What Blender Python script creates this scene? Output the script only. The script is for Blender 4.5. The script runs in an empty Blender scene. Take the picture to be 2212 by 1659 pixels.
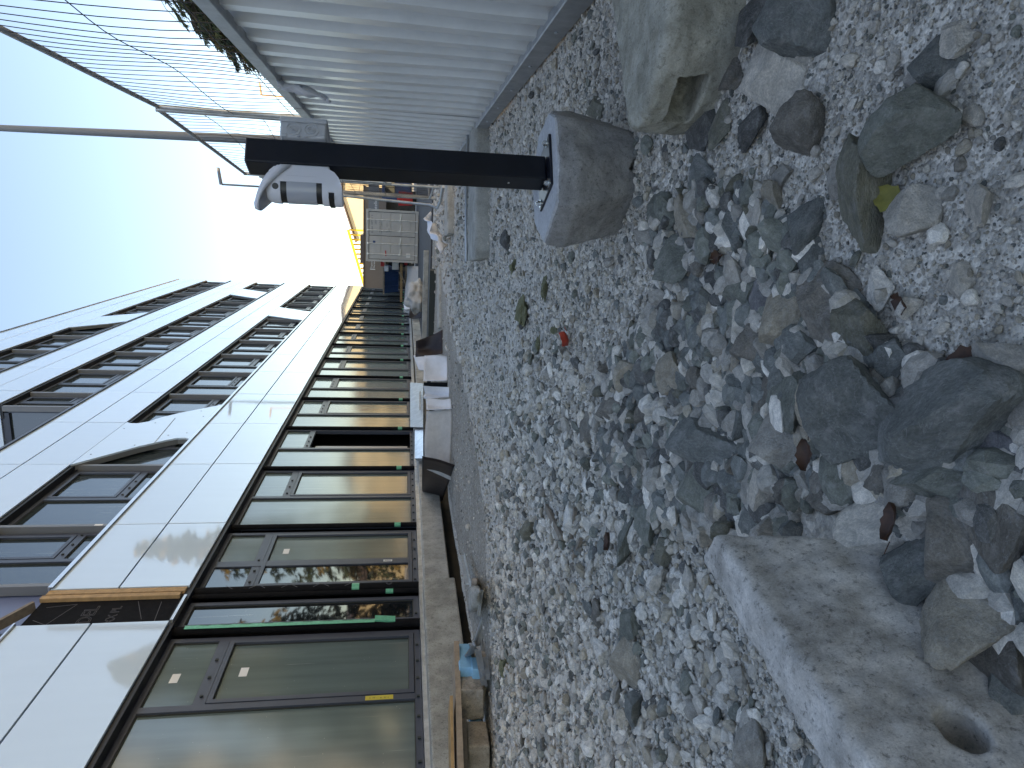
import bpy, bmesh, math, random
import numpy as np
from mathutils import Vector, Matrix, Euler, noise
R = math.radians
PI = math.pi
random.seed(7)
rng = np.random.default_rng(7)
S = bpy.context.scene
COL = S.collection

# ------------------------------------------------------------ camera
# the phone was held upright and the picture stored on its side, so the camera is rolled by 90 degrees
FOC, PCX, PCY = 1475.0, 1106.0, 829.5
HC = 0.68                                         # height of the lens above the gravel
_a = np.array([-230.0, -372.0]); _ry = 156.0
_X = (FOC*FOC + _a[1]*_ry)/230.0
AD = np.array([_X, _ry, FOC]); AD /= np.linalg.norm(AD)          # world down, in camera axes (right, down, forward)
AY = np.array([_a[0], _a[1], FOC]); AY /= np.linalg.norm(AY)     # along the facade
AX = np.cross(AD, AY); AZ = -AD
cam_d = bpy.data.cameras.new('camera'); cam = bpy.data.objects.new('camera', cam_d); COL.objects.link(cam)
S.camera = cam
right = Vector((AX[0], AY[0], AZ[0])); down = Vector((AX[1], AY[1], AZ[1])); fwd = Vector((AX[2], AY[2], AZ[2]))
M = Matrix.Identity(4)
for i in range(3):
    M[i][0] = right[i]; M[i][1] = -down[i]; M[i][2] = -fwd[i]
M[2][3] = HC
cam.matrix_world = M
cam_d.sensor_width = 36; cam_d.sensor_fit = 'HORIZONTAL'; cam_d.lens = 36*FOC/2212
cam_d.clip_start = 0.02; cam_d.clip_end = 2000

# ------------------------------------------------------------ sky, sun, exposure
SUN_EL, SUN_AZ = R(31), R(235)                    # compass bearing of the sun, from +Y towards +X: low behind the office block
w = bpy.data.worlds.new('World'); S.world = w; w.use_nodes = True
nt = w.node_tree; bgn = nt.nodes['Background']
sky = nt.nodes.new('ShaderNodeTexSky'); sky.sky_type = 'NISHITA'; sky.sun_disc = False
sky.sun_elevation = SUN_EL; sky.sun_rotation = SUN_AZ
sky.air_density = 1.0; sky.dust_density = 0.3; sky.ozone_density = 2.5
nt.links.new(sky.outputs[0], bgn.inputs[0]); bgn.inputs[1].default_value = 0.15
sd = bpy.data.lights.new('sun', 'SUN'); sd.energy = 4.5; sd.angle = R(0.5); sd.color = (1, .87, .66)
so = bpy.data.objects.new('sun', sd); COL.objects.link(so)
dirv = Vector((math.sin(SUN_AZ)*math.cos(SUN_EL), math.cos(SUN_AZ)*math.cos(SUN_EL), math.sin(SUN_EL)))
so.rotation_euler = dirv.to_track_quat('Z', 'Y').to_euler()
so.location = dirv*60
S.view_settings.view_transform = 'Standard'; S.view_settings.look = 'None'
S.view_settings.gamma = 1; S.view_settings.use_curve_mapping = False
S.view_settings.exposure = 1.55
S.view_settings.use_white_balance = True; S.view_settings.white_balance_temperature = 8500; S.view_settings.white_balance_tint = 13
S.render.engine = 'CYCLES'

# ------------------------------------------------------------ survey helpers: sight lines measured in the photograph (2212 px wide)
def _ray(px, py):
    v = np.array([px-PCX, py-PCY, FOC]); return np.array([v@AX, v@AY, v@AZ])
def GZ(px, py, z=0.0):
    r = _ray(px, py); r = r*((z-HC)/r[2]); return Vector((r[0], r[1], z))
def PX(px, py, x):
    r = _ray(px, py); r = r*(x/r[0]); return Vector((r[0], r[1], r[2]+HC))
def PY(px, py, y):
    r = _ray(px, py); r = r*(y/r[1]); return Vector((r[0], r[1], r[2]+HC))

# ------------------------------------------------------------ materials
def mat(name, col, rough=.6, metal=0, spec=.5, var=0, vscale=8, bump=0, bscale=60, coat=0, dist=.01, vcol=None, det=4, ior=None):
    m = bpy.data.materials.new(name); m.use_nodes = True
    n = m.node_tree.nodes; l = m.node_tree.links; b = n['Principled BSDF']
    b.inputs['Base Color'].default_value = (*col, 1); b.inputs['Roughness'].default_value = rough
    b.inputs['Metallic'].default_value = metal; b.inputs['Specular IOR Level'].default_value = spec
    b.inputs['Coat Weight'].default_value = coat; b.inputs['Coat Roughness'].default_value = .05
    if ior: b.inputs['IOR'].default_value = ior
    tc = n.new('ShaderNodeTexCoord')
    if var:
        t = n.new('ShaderNodeTexNoise'); t.inputs['Scale'].default_value = vscale; t.inputs['Detail'].default_value = det+2
        t.inputs['Roughness'].default_value = .65
        l.new(tc.outputs['Object'], t.inputs['Vector'])
        rp = n.new('ShaderNodeValToRGB'); rp.color_ramp.elements[0].position = .3; rp.color_ramp.elements[1].position = .7
        c2 = vcol if vcol else tuple(min(1, c*(1+var)) for c in col)
        c1 = tuple(c*(1-var) for c in col)
        rp.color_ramp.elements[0].color = (*c1, 1); rp.color_ramp.elements[1].color = (*c2, 1)
        l.new(t.outputs[0], rp.inputs[0]); l.new(rp.outputs[0], b.inputs['Base Color'])
    if bump:
        t = n.new('ShaderNodeTexNoise'); t.inputs['Scale'].default_value = bscale; t.inputs['Detail'].default_value = 6
        l.new(tc.outputs['Object'], t.inputs['Vector'])
        bp = n.new('ShaderNodeBump'); bp.inputs['Strength'].default_value = bump; bp.inputs['Distance'].default_value = dist
        l.new(t.outputs[0], bp.inputs['Height']); l.new(bp.outputs[0], b.inputs['Normal'])
    return m

def concrete(name, col, pore=.5, scale=1.0, stain=(.10, .09, .07), stain_amt=.35):
    m = mat(name, col, .88, spec=.25)
    n = m.node_tree.nodes; l = m.node_tree.links; b = n['Principled BSDF']
    tc = [x for x in n if x.type == 'TEX_COORD'][0]
    def nz(s, d=8, r=.6):
        t = n.new('ShaderNodeTexNoise'); t.inputs['Scale'].default_value = s*scale; t.inputs['Detail'].default_value = d
        t.inputs['Roughness'].default_value = r; l.new(tc.outputs['Object'], t.inputs['Vector']); return t
    a = nz(7); f = nz(140, 5, .75); g = nz(45, 6, .8)
    r1 = n.new('ShaderNodeValToRGB'); e = r1.color_ramp.elements
    e[0].position = .36; e[0].color = (*[c*(1-stain_amt)+s*stain_amt for c, s in zip(col, stain)], 1); e[1].position = .64; e[1].color = (*[min(1, c*1.15) for c in col], 1)
    l.new(a.outputs[0], r1.inputs[0])
    r2 = n.new('ShaderNodeValToRGB'); e = r2.color_ramp.elements
    e[0].position = .34; e[0].color = (1-pore, 1-pore, 1-pore, 1); e[1].position = .47; e[1].color = (1, 1, 1, 1)
    l.new(g.outputs[0], r2.inputs[0])
    mx = n.new('ShaderNodeMixRGB'); mx.blend_type = 'MULTIPLY'; mx.inputs[0].default_value = 1
    l.new(r1.outputs[0], mx.inputs[1]); l.new(r2.outputs[0], mx.inputs[2])
    r3 = n.new('ShaderNodeValToRGB'); e = r3.color_ramp.elements
    e[0].position = .25; e[0].color = (.72, .72, .72, 1); e[1].position = .75; e[1].color = (1.25, 1.25, 1.25, 1)
    l.new(f.outputs[0], r3.inputs[0])
    m2 = n.new('ShaderNodeMixRGB'); m2.blend_type = 'MULTIPLY'; m2.inputs[0].default_value = 1
    l.new(mx.outputs[0], m2.inputs[1]); l.new(r3.outputs[0], m2.inputs[2]); l.new(m2.outputs[0], b.inputs['Base Color'])
    ad = n.new('ShaderNodeMath'); ad.operation = 'ADD'; l.new(g.outputs[0], ad.inputs[0]); l.new(f.outputs[0], ad.inputs[1])
    bp = n.new('ShaderNodeBump'); bp.inputs['Strength'].default_value = .55; bp.inputs['Distance'].default_value = .004/scale
    l.new(ad.outputs[0], bp.inputs['Height']); l.new(bp.outputs[0], b.inputs['Normal'])
    return m

def rock_mat(name, instanced=False):
    m = bpy.data.materials.new(name); m.use_nodes = True
    n = m.node_tree.nodes; l = m.node_tree.links; b = n['Principled BSDF']
    b.inputs['Roughness'].default_value = .9; b.inputs['Specular IOR Level'].default_value = .25
    tc = n.new('ShaderNodeTexCoord')
    if instanced:
        at = n.new('ShaderNodeAttribute'); at.attribute_type = 'INSTANCER'; at.attribute_name = 'tone'; base = at.outputs['Color']
        vec = tc.outputs['Object']; sc = 1.0
    else:
        oi = n.new('ShaderNodeObjectInfo'); base = oi.outputs['Color']; vec = tc.outputs['Object']; sc = 1.25
    def nz(s, d=8, r=.6, dis=0):
        t = n.new('ShaderNodeTexNoise'); t.inputs['Scale'].default_value = s*sc; t.inputs['Detail'].default_value = d
        t.inputs['Roughness'].default_value = r; t.inputs['Distortion'].default_value = dis; l.new(vec, t.inputs['Vector']); return t
    a = nz(1.6, 6, .65, .6); g = nz(14, 6, .8)
    r1 = n.new('ShaderNodeValToRGB'); e = r1.color_ramp.elements
    e[0].position = .32; e[0].color = (.68, .68, .66, 1); e[1].position = .68; e[1].color = (1.3, 1.28, 1.24, 1)
    l.new(a.outputs[0], r1.inputs[0])
    mx = n.new('ShaderNodeMixRGB'); mx.blend_type = 'MULTIPLY'; mx.inputs[0].default_value = 1
    l.new(base, mx.inputs[1]); l.new(r1.outputs[0], mx.inputs[2])
    r2 = n.new('ShaderNodeValToRGB'); e = r2.color_ramp.elements
    e[0].position = .3; e[0].color = (.66, .66, .66, 1); e[1].position = .7; e[1].color = (1.3, 1.3, 1.3, 1)
    l.new(g.outputs[0], r2.inputs[0])
    m2 = n.new('ShaderNodeMixRGB'); m2.blend_type = 'MULTIPLY'; m2.inputs[0].default_value = 1
    l.new(mx.outputs[0], m2.inputs[1]); l.new(r2.outputs[0], m2.inputs[2])
    out = m2.outputs[0]
    # pale calcite veins: thin bands where a warped noise crosses its middle value
    v = nz(1.3, 5, .6, 1.4); sb = n.new('ShaderNodeMath'); sb.operation = 'SUBTRACT'; sb.inputs[1].default_value = .5; l.new(v.outputs[0], sb.inputs[0])
    ab = n.new('ShaderNodeMath'); ab.operation = 'ABSOLUTE'; l.new(sb.outputs[0], ab.inputs[0])
    rv = n.new('ShaderNodeValToRGB'); e = rv.color_ramp.elements
    e[0].position = 0; e[0].color = (.32, .32, .32, 1); e[1].position = .010; e[1].color = (0, 0, 0, 1); l.new(ab.outputs[0], rv.inputs[0])
    m3 = n.new('ShaderNodeMixRGB'); m3.inputs[2].default_value = (.50, .51, .50, 1); l.new(rv.outputs[0], m3.inputs[0]); l.new(out, m3.inputs[1])
    # patches of pale dust
    d = nz(2.3, 9, .72); rd = n.new('ShaderNodeValToRGB'); e = rd.color_ramp.elements
    e[0].position = .52; e[0].color = (0, 0, 0, 1); e[1].position = .72; e[1].color = (.55, .55, .55, 1); l.new(d.outputs[0], rd.inputs[0])
    m4 = n.new('ShaderNodeMixRGB'); m4.inputs[2].default_value = (.43, .42, .40, 1); l.new(rd.outputs[0], m4.inputs[0]); l.new(m3.outputs[0], m4.inputs[1])
    l.new(m4.outputs[0], b.inputs['Base Color'])
    bn = nz(9, 8, .7); bp = n.new('ShaderNodeBump'); bp.inputs['Strength'].default_value = .75; bp.inputs['Distance'].default_value = .012 if not instanced else .003
    l.new(bn.outputs[0], bp.inputs['Height']); l.new(bp.outputs[0], b.inputs['Normal'])
    return m

def ground_mat():
    m = bpy.data.materials.new('gravelly_soil'); m.use_nodes = True
    n = m.node_tree.nodes; l = m.node_tree.links; b = n['Principled BSDF']
    b.inputs['Roughness'].default_value = .95; b.inputs['Specular IOR Level'].default_value = .15
    tc = n.new('ShaderNodeTexCoord')
    def vor(s):
        t = n.new('ShaderNodeTexVoronoi'); t.inputs['Scale'].default_value = s; l.new(tc.outputs['Object'], t.inputs['Vector']); return t
    def nz(s, d=6, r=.6):
        t = n.new('ShaderNodeTexNoise'); t.inputs['Scale'].default_value = s; t.inputs['Detail'].default_value = d; t.inputs['Roughness'].default_value = r
        l.new(tc.outputs['Object'], t.inputs['Vector']); return t
    big = nz(.9, 5); v1 = vor(160); v2 = vor(55); f = nz(260, 5, .8)
    r0 = n.new('ShaderNodeValToRGB'); e = r0.color_ramp.elements
    e[0].position = .35; e[0].color = (.50, .465, .41, 1); e[1].position = .65; e[1].color = (.60, .565, .51, 1); l.new(big.outputs[0], r0.inputs[0])
    def mul(a, tex, c0, c1, p0, p1, sock=0):
        r = n.new('ShaderNodeValToRGB'); e = r.color_ramp.elements; e[0].position = p0; e[0].color = (c0,)*3+(1,); e[1].position = p1; e[1].color = (c1,)*3+(1,)
        l.new(tex.outputs[sock], r.inputs[0])
        mx = n.new('ShaderNodeMixRGB'); mx.blend_type = 'MULTIPLY'; mx.inputs[0].default_value = 1
        l.new(a, mx.inputs[1]); l.new(r.outputs[0], mx.inputs[2]); return mx.outputs[0]
    c = mul(r0.outputs[0], v1, .78, 1.2, 0, 1, 1); c = mul(c, v2, .75, 1.3, .2, .8, 1); c = mul(c, f, .75, 1.2, .3, .7)
    l.new(c, b.inputs['Base Color'])
    ad = n.new('ShaderNodeMath'); ad.operation = 'MULTIPLY_ADD'; ad.inputs[1].default_value = .35
    l.new(v1.outputs[0], ad.inputs[0]); l.new(v2.outputs[0], ad.inputs[2])
    iv = n.new('ShaderNodeMath'); iv.operation = 'SUBTRACT'; iv.inputs[0].default_value = 1; l.new(ad.outputs[0], iv.inputs[1])
    bp = n.new('ShaderNodeBump'); bp.inputs['Strength'].default_value = .8; bp.inputs['Distance'].default_value = .01
    l.new(iv.outputs[0], bp.inputs['Height']); l.new(bp.outputs[0], b.inputs['Normal'])
    return m

def galv(name, col=(.42, .44, .45), rough=.42):
    m = mat(name, col, rough, metal=.75, var=.22, vscale=9, bump=.15, bscale=90, dist=.001); return m

MT = {
 'panel': mat('back_painted_glass', (.56, .68, .77), .05, spec=.7, coat=.8),
 'panel_back': mat('panel_edge_grey', (.16, .17, .17), .6),
 'panel_edge': mat('aluminium_edge_trim', (.62, .64, .66), .3, metal=.8),
 'frame': mat('anthracite_powder_coat', (.050, .060, .082), .40, var=.12, vscale=4),
 'black': mat('black_epdm_membrane', (.008, .008, .009), .9, spec=.15, var=.3, vscale=12, bump=.4, bscale=14, dist=.01),
 'void': mat('interior_painted_dark', (.012, .012, .014), .9),  # near-black colour standing in for unlit rooms
 'soffit': mat('dark_soffit_sheet', (.014, .015, .018), .5),
 'tape': mat('green_tape', (.10, .45, .27), .35, var=.2, vscale=30),
 'ink': mat('dark_print', (.01, .03, .02), .6),
 'greyink': mat('pale_outline_print', (.11, .11, .12), .7),
 'label': mat('paper_label', (.75, .74, .70), .6),
 'yellowtape': mat('yellow_tape', (.60, .47, .05), .5),
 'timber': mat('pine_timber', (.42, .26, .12), .7, var=.25, vscale=14, bump=.3, bscale=40, dist=.002),
 'oldwood': mat('weathered_timber', (.22, .18, .14), .8, var=.3, vscale=14, bump=.3, bscale=40, dist=.002),
 'ply': mat('plywood_edge', (.36, .27, .19), .7, var=.25, vscale=20),
 'plinth': concrete('cast_concrete_plinth', (.47, .455, .41), .35, .5),
 'plinth2': concrete('rough_concrete_plinth', (.41, .40, .355), .5, .6),
 'trench': mat('brown_trench_board', (.055, .047, .035), .9, var=.35, vscale=3),
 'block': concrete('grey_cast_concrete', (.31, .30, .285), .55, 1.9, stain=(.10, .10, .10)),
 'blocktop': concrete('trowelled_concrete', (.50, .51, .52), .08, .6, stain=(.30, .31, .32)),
 'oldblock': concrete('weathered_concrete', (.42, .405, .345), .5, 1.7, stain=(.13, .12, .08), stain_amt=.55),
 'slab': concrete('rough_concrete_slab', (.60, .565, .52), .6, 2.2, stain=(.19, .175, .15), stain_amt=.6),
 'bar': concrete('pale_concrete', (.42, .41, .37), .25, .8),
 'aac': concrete('lightweight_block', (.40, .35, .29), .55, 1.6),
 'galv': galv('galvanised_steel'),
 'galvd': galv('dull_galvanised_steel', (.40, .41, .42), .5),
 'galvl': galv('bright_galvanised_steel', (.60, .63, .66), .3),
 'wire': mat('dark_wire', (.02, .02, .025), .5, metal=.4),
 'corr': mat('white_coated_sheet', (.78, .80, .79), .28, var=.08, vscale=3, spec=.5),
 'post': mat('black_painted_steel', (.006, .008, .014), .30, var=.5, vscale=6, spec=.45),
 'plastic': mat('light_grey_plastic', (.52, .52, .52), .42),
 'hood': mat('white_plastic', (.72, .71, .73), .38),
 'hoodlid': mat('white_plastic_lid', (.68, .68, .71), .36),
 'lens': mat('milky_lens', (.42, .43, .46), .25),
 'darkp': mat('black_plastic', (.012, .012, .014), .35),
 'zinc': mat('zinc_bolt', (.70, .74, .76), .22, metal=.9),
 'paint': mat('container_paint', (.47, .455, .42), .5, var=.1, vscale=1.5),
 'gasket': mat('dark_rubber', (.03, .035, .03), .7),
 'textd': mat('dark_stencil', (.09, .10, .11), .7),
 'blue': mat('blue_paint', (.02, .06, .16), .5, var=.3, vscale=2),
 'red': mat('red_plastic', (.55, .03, .03), .5),
 'white': mat('white_sheeting', (.74, .76, .80), .6, var=.08, vscale=6, bump=.3, bscale=12, dist=.01),
 'fleece': mat('grey_fleece', (.50, .48, .45), .95, var=.12, vscale=10, bump=.3, bscale=50, dist=.003),
 'membrane': mat('brown_black_membrane', (.024, .015, .016), .5, var=.3, vscale=6, bump=.25, bscale=6, dist=.02),
 'foam': mat('blue_foam', (.23, .50, .70), .7, var=.12, vscale=12),
 'wool': mat('mineral_wool', (.33, .33, .20), 1, var=.35, vscale=60, bump=1, bscale=90, dist=.01),
 'redleaf': mat('red_leaf', (.55, .06, .03), .5, var=.3, vscale=40),
 'brownleaf': mat('brown_leaf', (.07, .032, .018), .6, var=.4, vscale=60),
 'yleaf': mat('yellow_green_leaf', (.22, .20, .05), .5, var=.4, vscale=30),
 'render_y': mat('yellow_render', (.60, .50, .32), .8, var=.06, vscale=.6),
 'ycan': mat('yellow_paint', (.72, .46, .03), .5),
 'brownclad': mat('brown_cladding', (.20, .155, .12), .6, var=.08, vscale=.7),
 'tile': mat('brown_metal_roof', (.11, .08, .07), .5),
 'rock': rock_mat('stone'), 'gravel': rock_mat('gravel_grain', True), 'ground': ground_mat(),
 'road': mat('asphalt', (.055, .056, .058), .85, var=.25, vscale=5, bump=.4, bscale=120, dist=.004),
 'leafg': mat('conifer_green', (.045, .065, .030), .7, var=.4, vscale=3),
 'leaf_sun': mat('conifer_painted_sun', (.20, .14, .035), .7, var=.4, vscale=3),  # sunlight on the foliage, painted as a gold leaf colour
 'bark': mat('bark', (.09, .06, .045), .9, var=.3, vscale=8, bump=.5, bscale=20, dist=.02),
 'bluesheet': mat('blue_grey_coated_sheet', (.14, .18, .30), .4),
 'lampgrey': mat('lamp_grey_paint', (.17, .18, .19), .45),
}
def glass_mat(name, base, rough, streak=.5, spec=.8):
    m = mat(name, base, rough, spec=spec, ior=1.62)
    n = m.node_tree.nodes; l = m.node_tree.links; b = n['Principled BSDF']
    tc = [x for x in n if x.type == 'TEX_COORD'][0]
    mp = n.new('ShaderNodeMapping'); mp.inputs['Scale'].default_value = (1, 5, .35); l.new(tc.outputs['Object'], mp.inputs[0])
    t = n.new('ShaderNodeTexNoise'); t.inputs['Scale'].default_value = 2.2; t.inputs['Detail'].default_value = 7; l.new(mp.outputs[0], t.inputs['Vector'])
    r = n.new('ShaderNodeValToRGB'); e = r.color_ramp.elements
    e[0].position = .3; e[0].color = (*[c*(1-streak*.4) for c in base], 1); e[1].position = .75; e[1].color = (*[min(1, c*(1+streak*.5)) for c in base], 1)
    l.new(t.outputs[0], r.inputs[0])
    # scratches and dried splashes
    mp2 = n.new('ShaderNodeMapping'); mp2.inputs['Scale'].default_value = (1, 26, .5); mp2.inputs['Rotation'].default_value = (R(4), 0, 0); l.new(tc.outputs['Object'], mp2.inputs[0])
    t2 = n.new('ShaderNodeTexNoise'); t2.inputs['Scale'].default_value = 1.6; t2.inputs['Detail'].default_value = 3; l.new(mp2.outputs[0], t2.inputs['Vector'])
    r2 = n.new('ShaderNodeValToRGB'); e = r2.color_ramp.elements; e[0].position = .69; e[0].color = (0,)*3+(1,); e[1].position = .72; e[1].color = (.30,)*3+(1,); l.new(t2.outputs[0], r2.inputs[0])
    v = n.new('ShaderNodeTexVoronoi'); v.inputs['Scale'].default_value = 13; l.new(tc.outputs['Object'], v.inputs['Vector'])
    r3 = n.new('ShaderNodeValToRGB'); e = r3.color_ramp.elements; e[0].position = .03; e[0].color = (.7,)*3+(1,); e[1].position = .05; e[1].color = (0,)*3+(1,); l.new(v.outputs[0], r3.inputs[0])
    ad = n.new('ShaderNodeMath'); ad.operation = 'MAXIMUM'; l.new(r2.outputs[0], ad.inputs[0]); l.new(r3.outputs[0], ad.inputs[1])
    mx = n.new('ShaderNodeMixRGB'); mx.inputs[2].default_value = (.5, .54, .52, 1); l.new(ad.outputs[0], mx.inputs[0]); l.new(r.outputs[0], mx.inputs[1])
    l.new(mx.outputs[0], b.inputs['Base Color'])
    bt = n.new('ShaderNodeTexNoise'); bt.inputs['Scale'].default_value = 1.1; bt.inputs['Detail'].default_value = 1; l.new(tc.outputs['Object'], bt.inputs['Vector'])
    bp = n.new('ShaderNodeBump'); bp.inputs['Strength'].default_value = .12; bp.inputs['Distance'].default_value = .03
    l.new(bt.outputs[0], bp.inputs['Height']); l.new(bp.outputs[0], b.inputs['Normal'])
    return m
MT['glass'] = glass_mat('dusty_film_glass', (.105, .145, .140), .12, .3)
def add_dirt(mname, zc, amt, col=(.20, .17, .13), sc=3.0):
    m = MT[mname]; n = m.node_tree.nodes; l = m.node_tree.links; b = n['Principled BSDF']
    tc = [x for x in n if x.type == 'TEX_COORD'][0]; sx = n.new('ShaderNodeSeparateXYZ'); l.new(tc.outputs['Object'], sx.inputs[0])
    t = n.new('ShaderNodeTexNoise'); t.inputs['Scale'].default_value = sc; t.inputs['Detail'].default_value = 9; t.inputs['Roughness'].default_value = .7; l.new(tc.outputs['Object'], t.inputs['Vector'])
    a = n.new('ShaderNodeMath'); a.operation = 'MULTIPLY_ADD'; a.inputs[1].default_value = -1.0/zc; a.inputs[2].default_value = .55; l.new(sx.outputs[2], a.inputs[0])
    s = n.new('ShaderNodeMath'); s.operation = 'ADD'; l.new(a.outputs[0], s.inputs[0]); l.new(t.outputs[0], s.inputs[1])
    r = n.new('ShaderNodeValToRGB'); e = r.color_ramp.elements; e[0].position = .55; e[0].color = (0, 0, 0, 1); e[1].position = 1.0; e[1].color = (amt, amt, amt, 1); l.new(s.outputs[0], r.inputs[0])
    mx = n.new('ShaderNodeMixRGB'); mx.inputs[2].default_value = (*col, 1); l.new(r.outputs[0], mx.inputs[0])
    src = b.inputs['Base Color'].links[0].from_socket if b.inputs['Base Color'].links else None
    if src: l.new(src, mx.inputs[1])
    else: mx.inputs[1].default_value = b.inputs['Base Color'].default_value
    l.new(mx.outputs[0], b.inputs['Base Color'])
add_dirt('corr', .45, .55)
def per_piece(mname, lo, hi):
    m = MT[mname]; n = m.node_tree.nodes; l = m.node_tree.links; b = n['Principled BSDF']
    oi = n.new('ShaderNodeObjectInfo'); mr = n.new('ShaderNodeMapRange'); mr.inputs[3].default_value = lo; mr.inputs[4].default_value = hi; l.new(oi.outputs['Random'], mr.inputs[0])
    t = n.new('ShaderNodeTexNoise'); t.inputs['Scale'].default_value = 1.4; t.inputs['Detail'].default_value = 8; tc = [x for x in n if x.type == 'TEX_COORD'][0]; mp = n.new('ShaderNodeMapping'); mp.inputs['Scale'].default_value = (1, 6, .7)
    l.new(tc.outputs['Object'], mp.inputs[0]); l.new(mp.outputs[0], t.inputs['Vector'])
    r = n.new('ShaderNodeMapRange'); r.inputs[1].default_value = .3; r.inputs[2].default_value = .7; r.inputs[3].default_value = .985; r.inputs[4].default_value = 1.01; l.new(t.outputs[0], r.inputs[0])
    mu = n.new('ShaderNodeMath'); mu.operation = 'MULTIPLY'; l.new(mr.outputs[0], mu.inputs[0]); l.new(r.outputs[0], mu.inputs[1])
    vm = n.new('ShaderNodeVectorMath'); vm.operation = 'SCALE'; vm.inputs[0].default_value = b.inputs['Base Color'].default_value[:3]; l.new(mu.outputs[0], vm.inputs['Scale']); l.new(vm.outputs[0], b.inputs['Base Color'])
    bt = n.new('ShaderNodeTexNoise'); bt.inputs['Scale'].default_value = .8; bt.inputs['Detail'].default_value = 1; l.new(tc.outputs['Object'], bt.inputs['Vector'])
    bp = n.new('ShaderNodeBump'); bp.inputs['Strength'].default_value = .06; bp.inputs['Distance'].default_value = .03; l.new(bt.outputs[0], bp.inputs['Height']); l.new(bp.outputs[0], b.inputs['Normal']); l.new(bp.outputs[0], b.inputs['Coat Normal'])
per_piece('panel', .95, 1.04)
MT['dirt'] = ground_mat(); MT['dirt'].name = 'packed_earth_track'
_rr = [x for x in MT['dirt'].node_tree.nodes if x.type == 'VALTORGB'][0].color_ramp.elements
_rr[0].color = (.29, .265, .225, 1); _rr[1].color = (.40, .375, .33, 1)
MT['pale_render'] = mat('pale_render', (.55, .55, .54), .85, var=.05, vscale=.5)
MT['glassd'] = glass_mat('dark_glass', (.008, .010, .013), .03, .2)
MT['glassu'] = glass_mat('upper_glass', (.030, .042, .046), .05, .3)
MT['panel'].node_tree.nodes['Principled BSDF'].inputs['Coat Roughness'].default_value = .03

# ------------------------------------------------------------ mesh helpers
class MB:
    def __init__(s): s.v = []; s.f = []; s.sm = []
    def add(s, vs, fs, smooth=False):
        o = len(s.v); s.v += [tuple(v) for v in vs]; s.f += [tuple(i+o for i in f) for f in fs]; s.sm += [smooth]*len(fs); return s
    def box(s, x0, x1, y0, y1, z0, z1):
        return s.add([(x0,y0,z0),(x1,y0,z0),(x1,y1,z0),(x0,y1,z0),(x0,y0,z1),(x1,y0,z1),(x1,y1,z1),(x0,y1,z1)],
                     [(0,3,2,1),(4,5,6,7),(0,1,5,4),(1,2,6,5),(2,3,7,6),(3,0,4,7)])
    def hexa(s, p):      # eight corners: bottom ring then top ring
        return s.add(p, [(0,3,2,1),(4,5,6,7),(0,1,5,4),(1,2,6,5),(2,3,7,6),(3,0,4,7)])
    def bar(s, a, b, wd, ht, up=(0,0,1)):
        a = Vector(a); b = Vector(b); d = (b-a).normalized(); u = Vector(up)
        if abs(d.dot(u)) > .98: u = Vector((1,0,0))
        sd_ = d.cross(u).normalized(); u = sd_.cross(d).normalized()
        p = []
        for q in (a, b):
            for (i, j) in ((-1,-1),(1,-1),(1,1),(-1,1)): p.append(q+sd_*(i*wd/2)+u*(j*ht/2))
        return s.add(p, [(0,1,2,3),(7,6,5,4),(0,4,5,1),(1,5,6,2),(2,6,7,3),(3,7,4,0)])
    def tube(s, path, r, n=8, cap=True, r2=None):
        path = [Vector(p) for p in path]; k = len(path); vs = []; fs = []
        for i, p in enumerate(path):
            d = (path[min(i+1, k-1)]-path[max(i-1, 0)]).normalized()
            u = Vector((0,0,1)) if abs(d.z) < .9 else Vector((1,0,0))
            a = d.cross(u).normalized(); b = d.cross(a).normalized()
            rr = r if r2 is None else r+(r2-r)*i/(k-1)
            for j in range(n):
                t = 2*PI*j/n; vs.append(p+a*(math.cos(t)*rr)+b*(math.sin(t)*rr))
        for i in range(k-1):
            for j in range(n): fs.append((i*n+j, i*n+(j+1)%n, (i+1)*n+(j+1)%n, (i+1)*n+j))
        s.add(vs, fs, True)
        if cap: s.add(vs[:n], [tuple(range(n))]); s.add(vs[-n:], [tuple(range(n))[::-1]])
        return s
    def prism(s, poly, ax, a0, a1):     # poly in the two other axes
        def mk(p, a):
            if ax == 'x': return (a, p[0], p[1])
            if ax == 'y': return (p[0], a, p[1])
            return (p[0], p[1], a)
        n = len(poly); vs = [mk(p, a0) for p in poly]+[mk(p, a1) for p in poly]
        fs = [tuple(range(n))[::-1], tuple(range(n, 2*n))]+[(i, (i+1)%n, n+(i+1)%n, n+i) for i in range(n)]
        return s.add(vs, fs)
    def build(s, name, m, parent=None, bevel=0, seg=1):
        me = bpy.data.meshes.new(name); me.from_pydata(s.v, [], s.f); me.polygons.foreach_set('use_smooth', s.sm)
        bm = bmesh.new(); bm.from_mesh(me); bmesh.ops.recalc_face_normals(bm, faces=bm.faces)
        if bevel:
            bmesh.ops.bevel(bm, geom=list(bm.edges), offset=bevel, segments=seg, affect='EDGES', profile=.6)
        bm.to_mesh(me); bm.free()
        me.materials.append(m if not isinstance(m, str) else MT[m])
        o = bpy.data.objects.new(name, me); COL.objects.link(o)
        if parent is not None:
            o.parent = parent
            if not parent.get('_local'): o.location = -Vector(root_loc(parent))
        return o
def root_loc(p):
    v = Vector(p.location)
    while p.parent is not None: p = p.parent; v = v+Vector(p.location)
    return v
def tag(o, label=None, cat=None, group=None, kind=None):
    if label: o['label'] = label
    if cat: o['category'] = cat
    if group: o['group'] = group
    if kind: o['kind'] = kind
    return o
def thing(name, label, cat, loc=(0,0,0), group=None):
    o = bpy.data.objects.new(name, None); COL.objects.link(o); o.location = loc; o.empty_display_size = .1
    return tag(o, label, cat, group)
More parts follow.
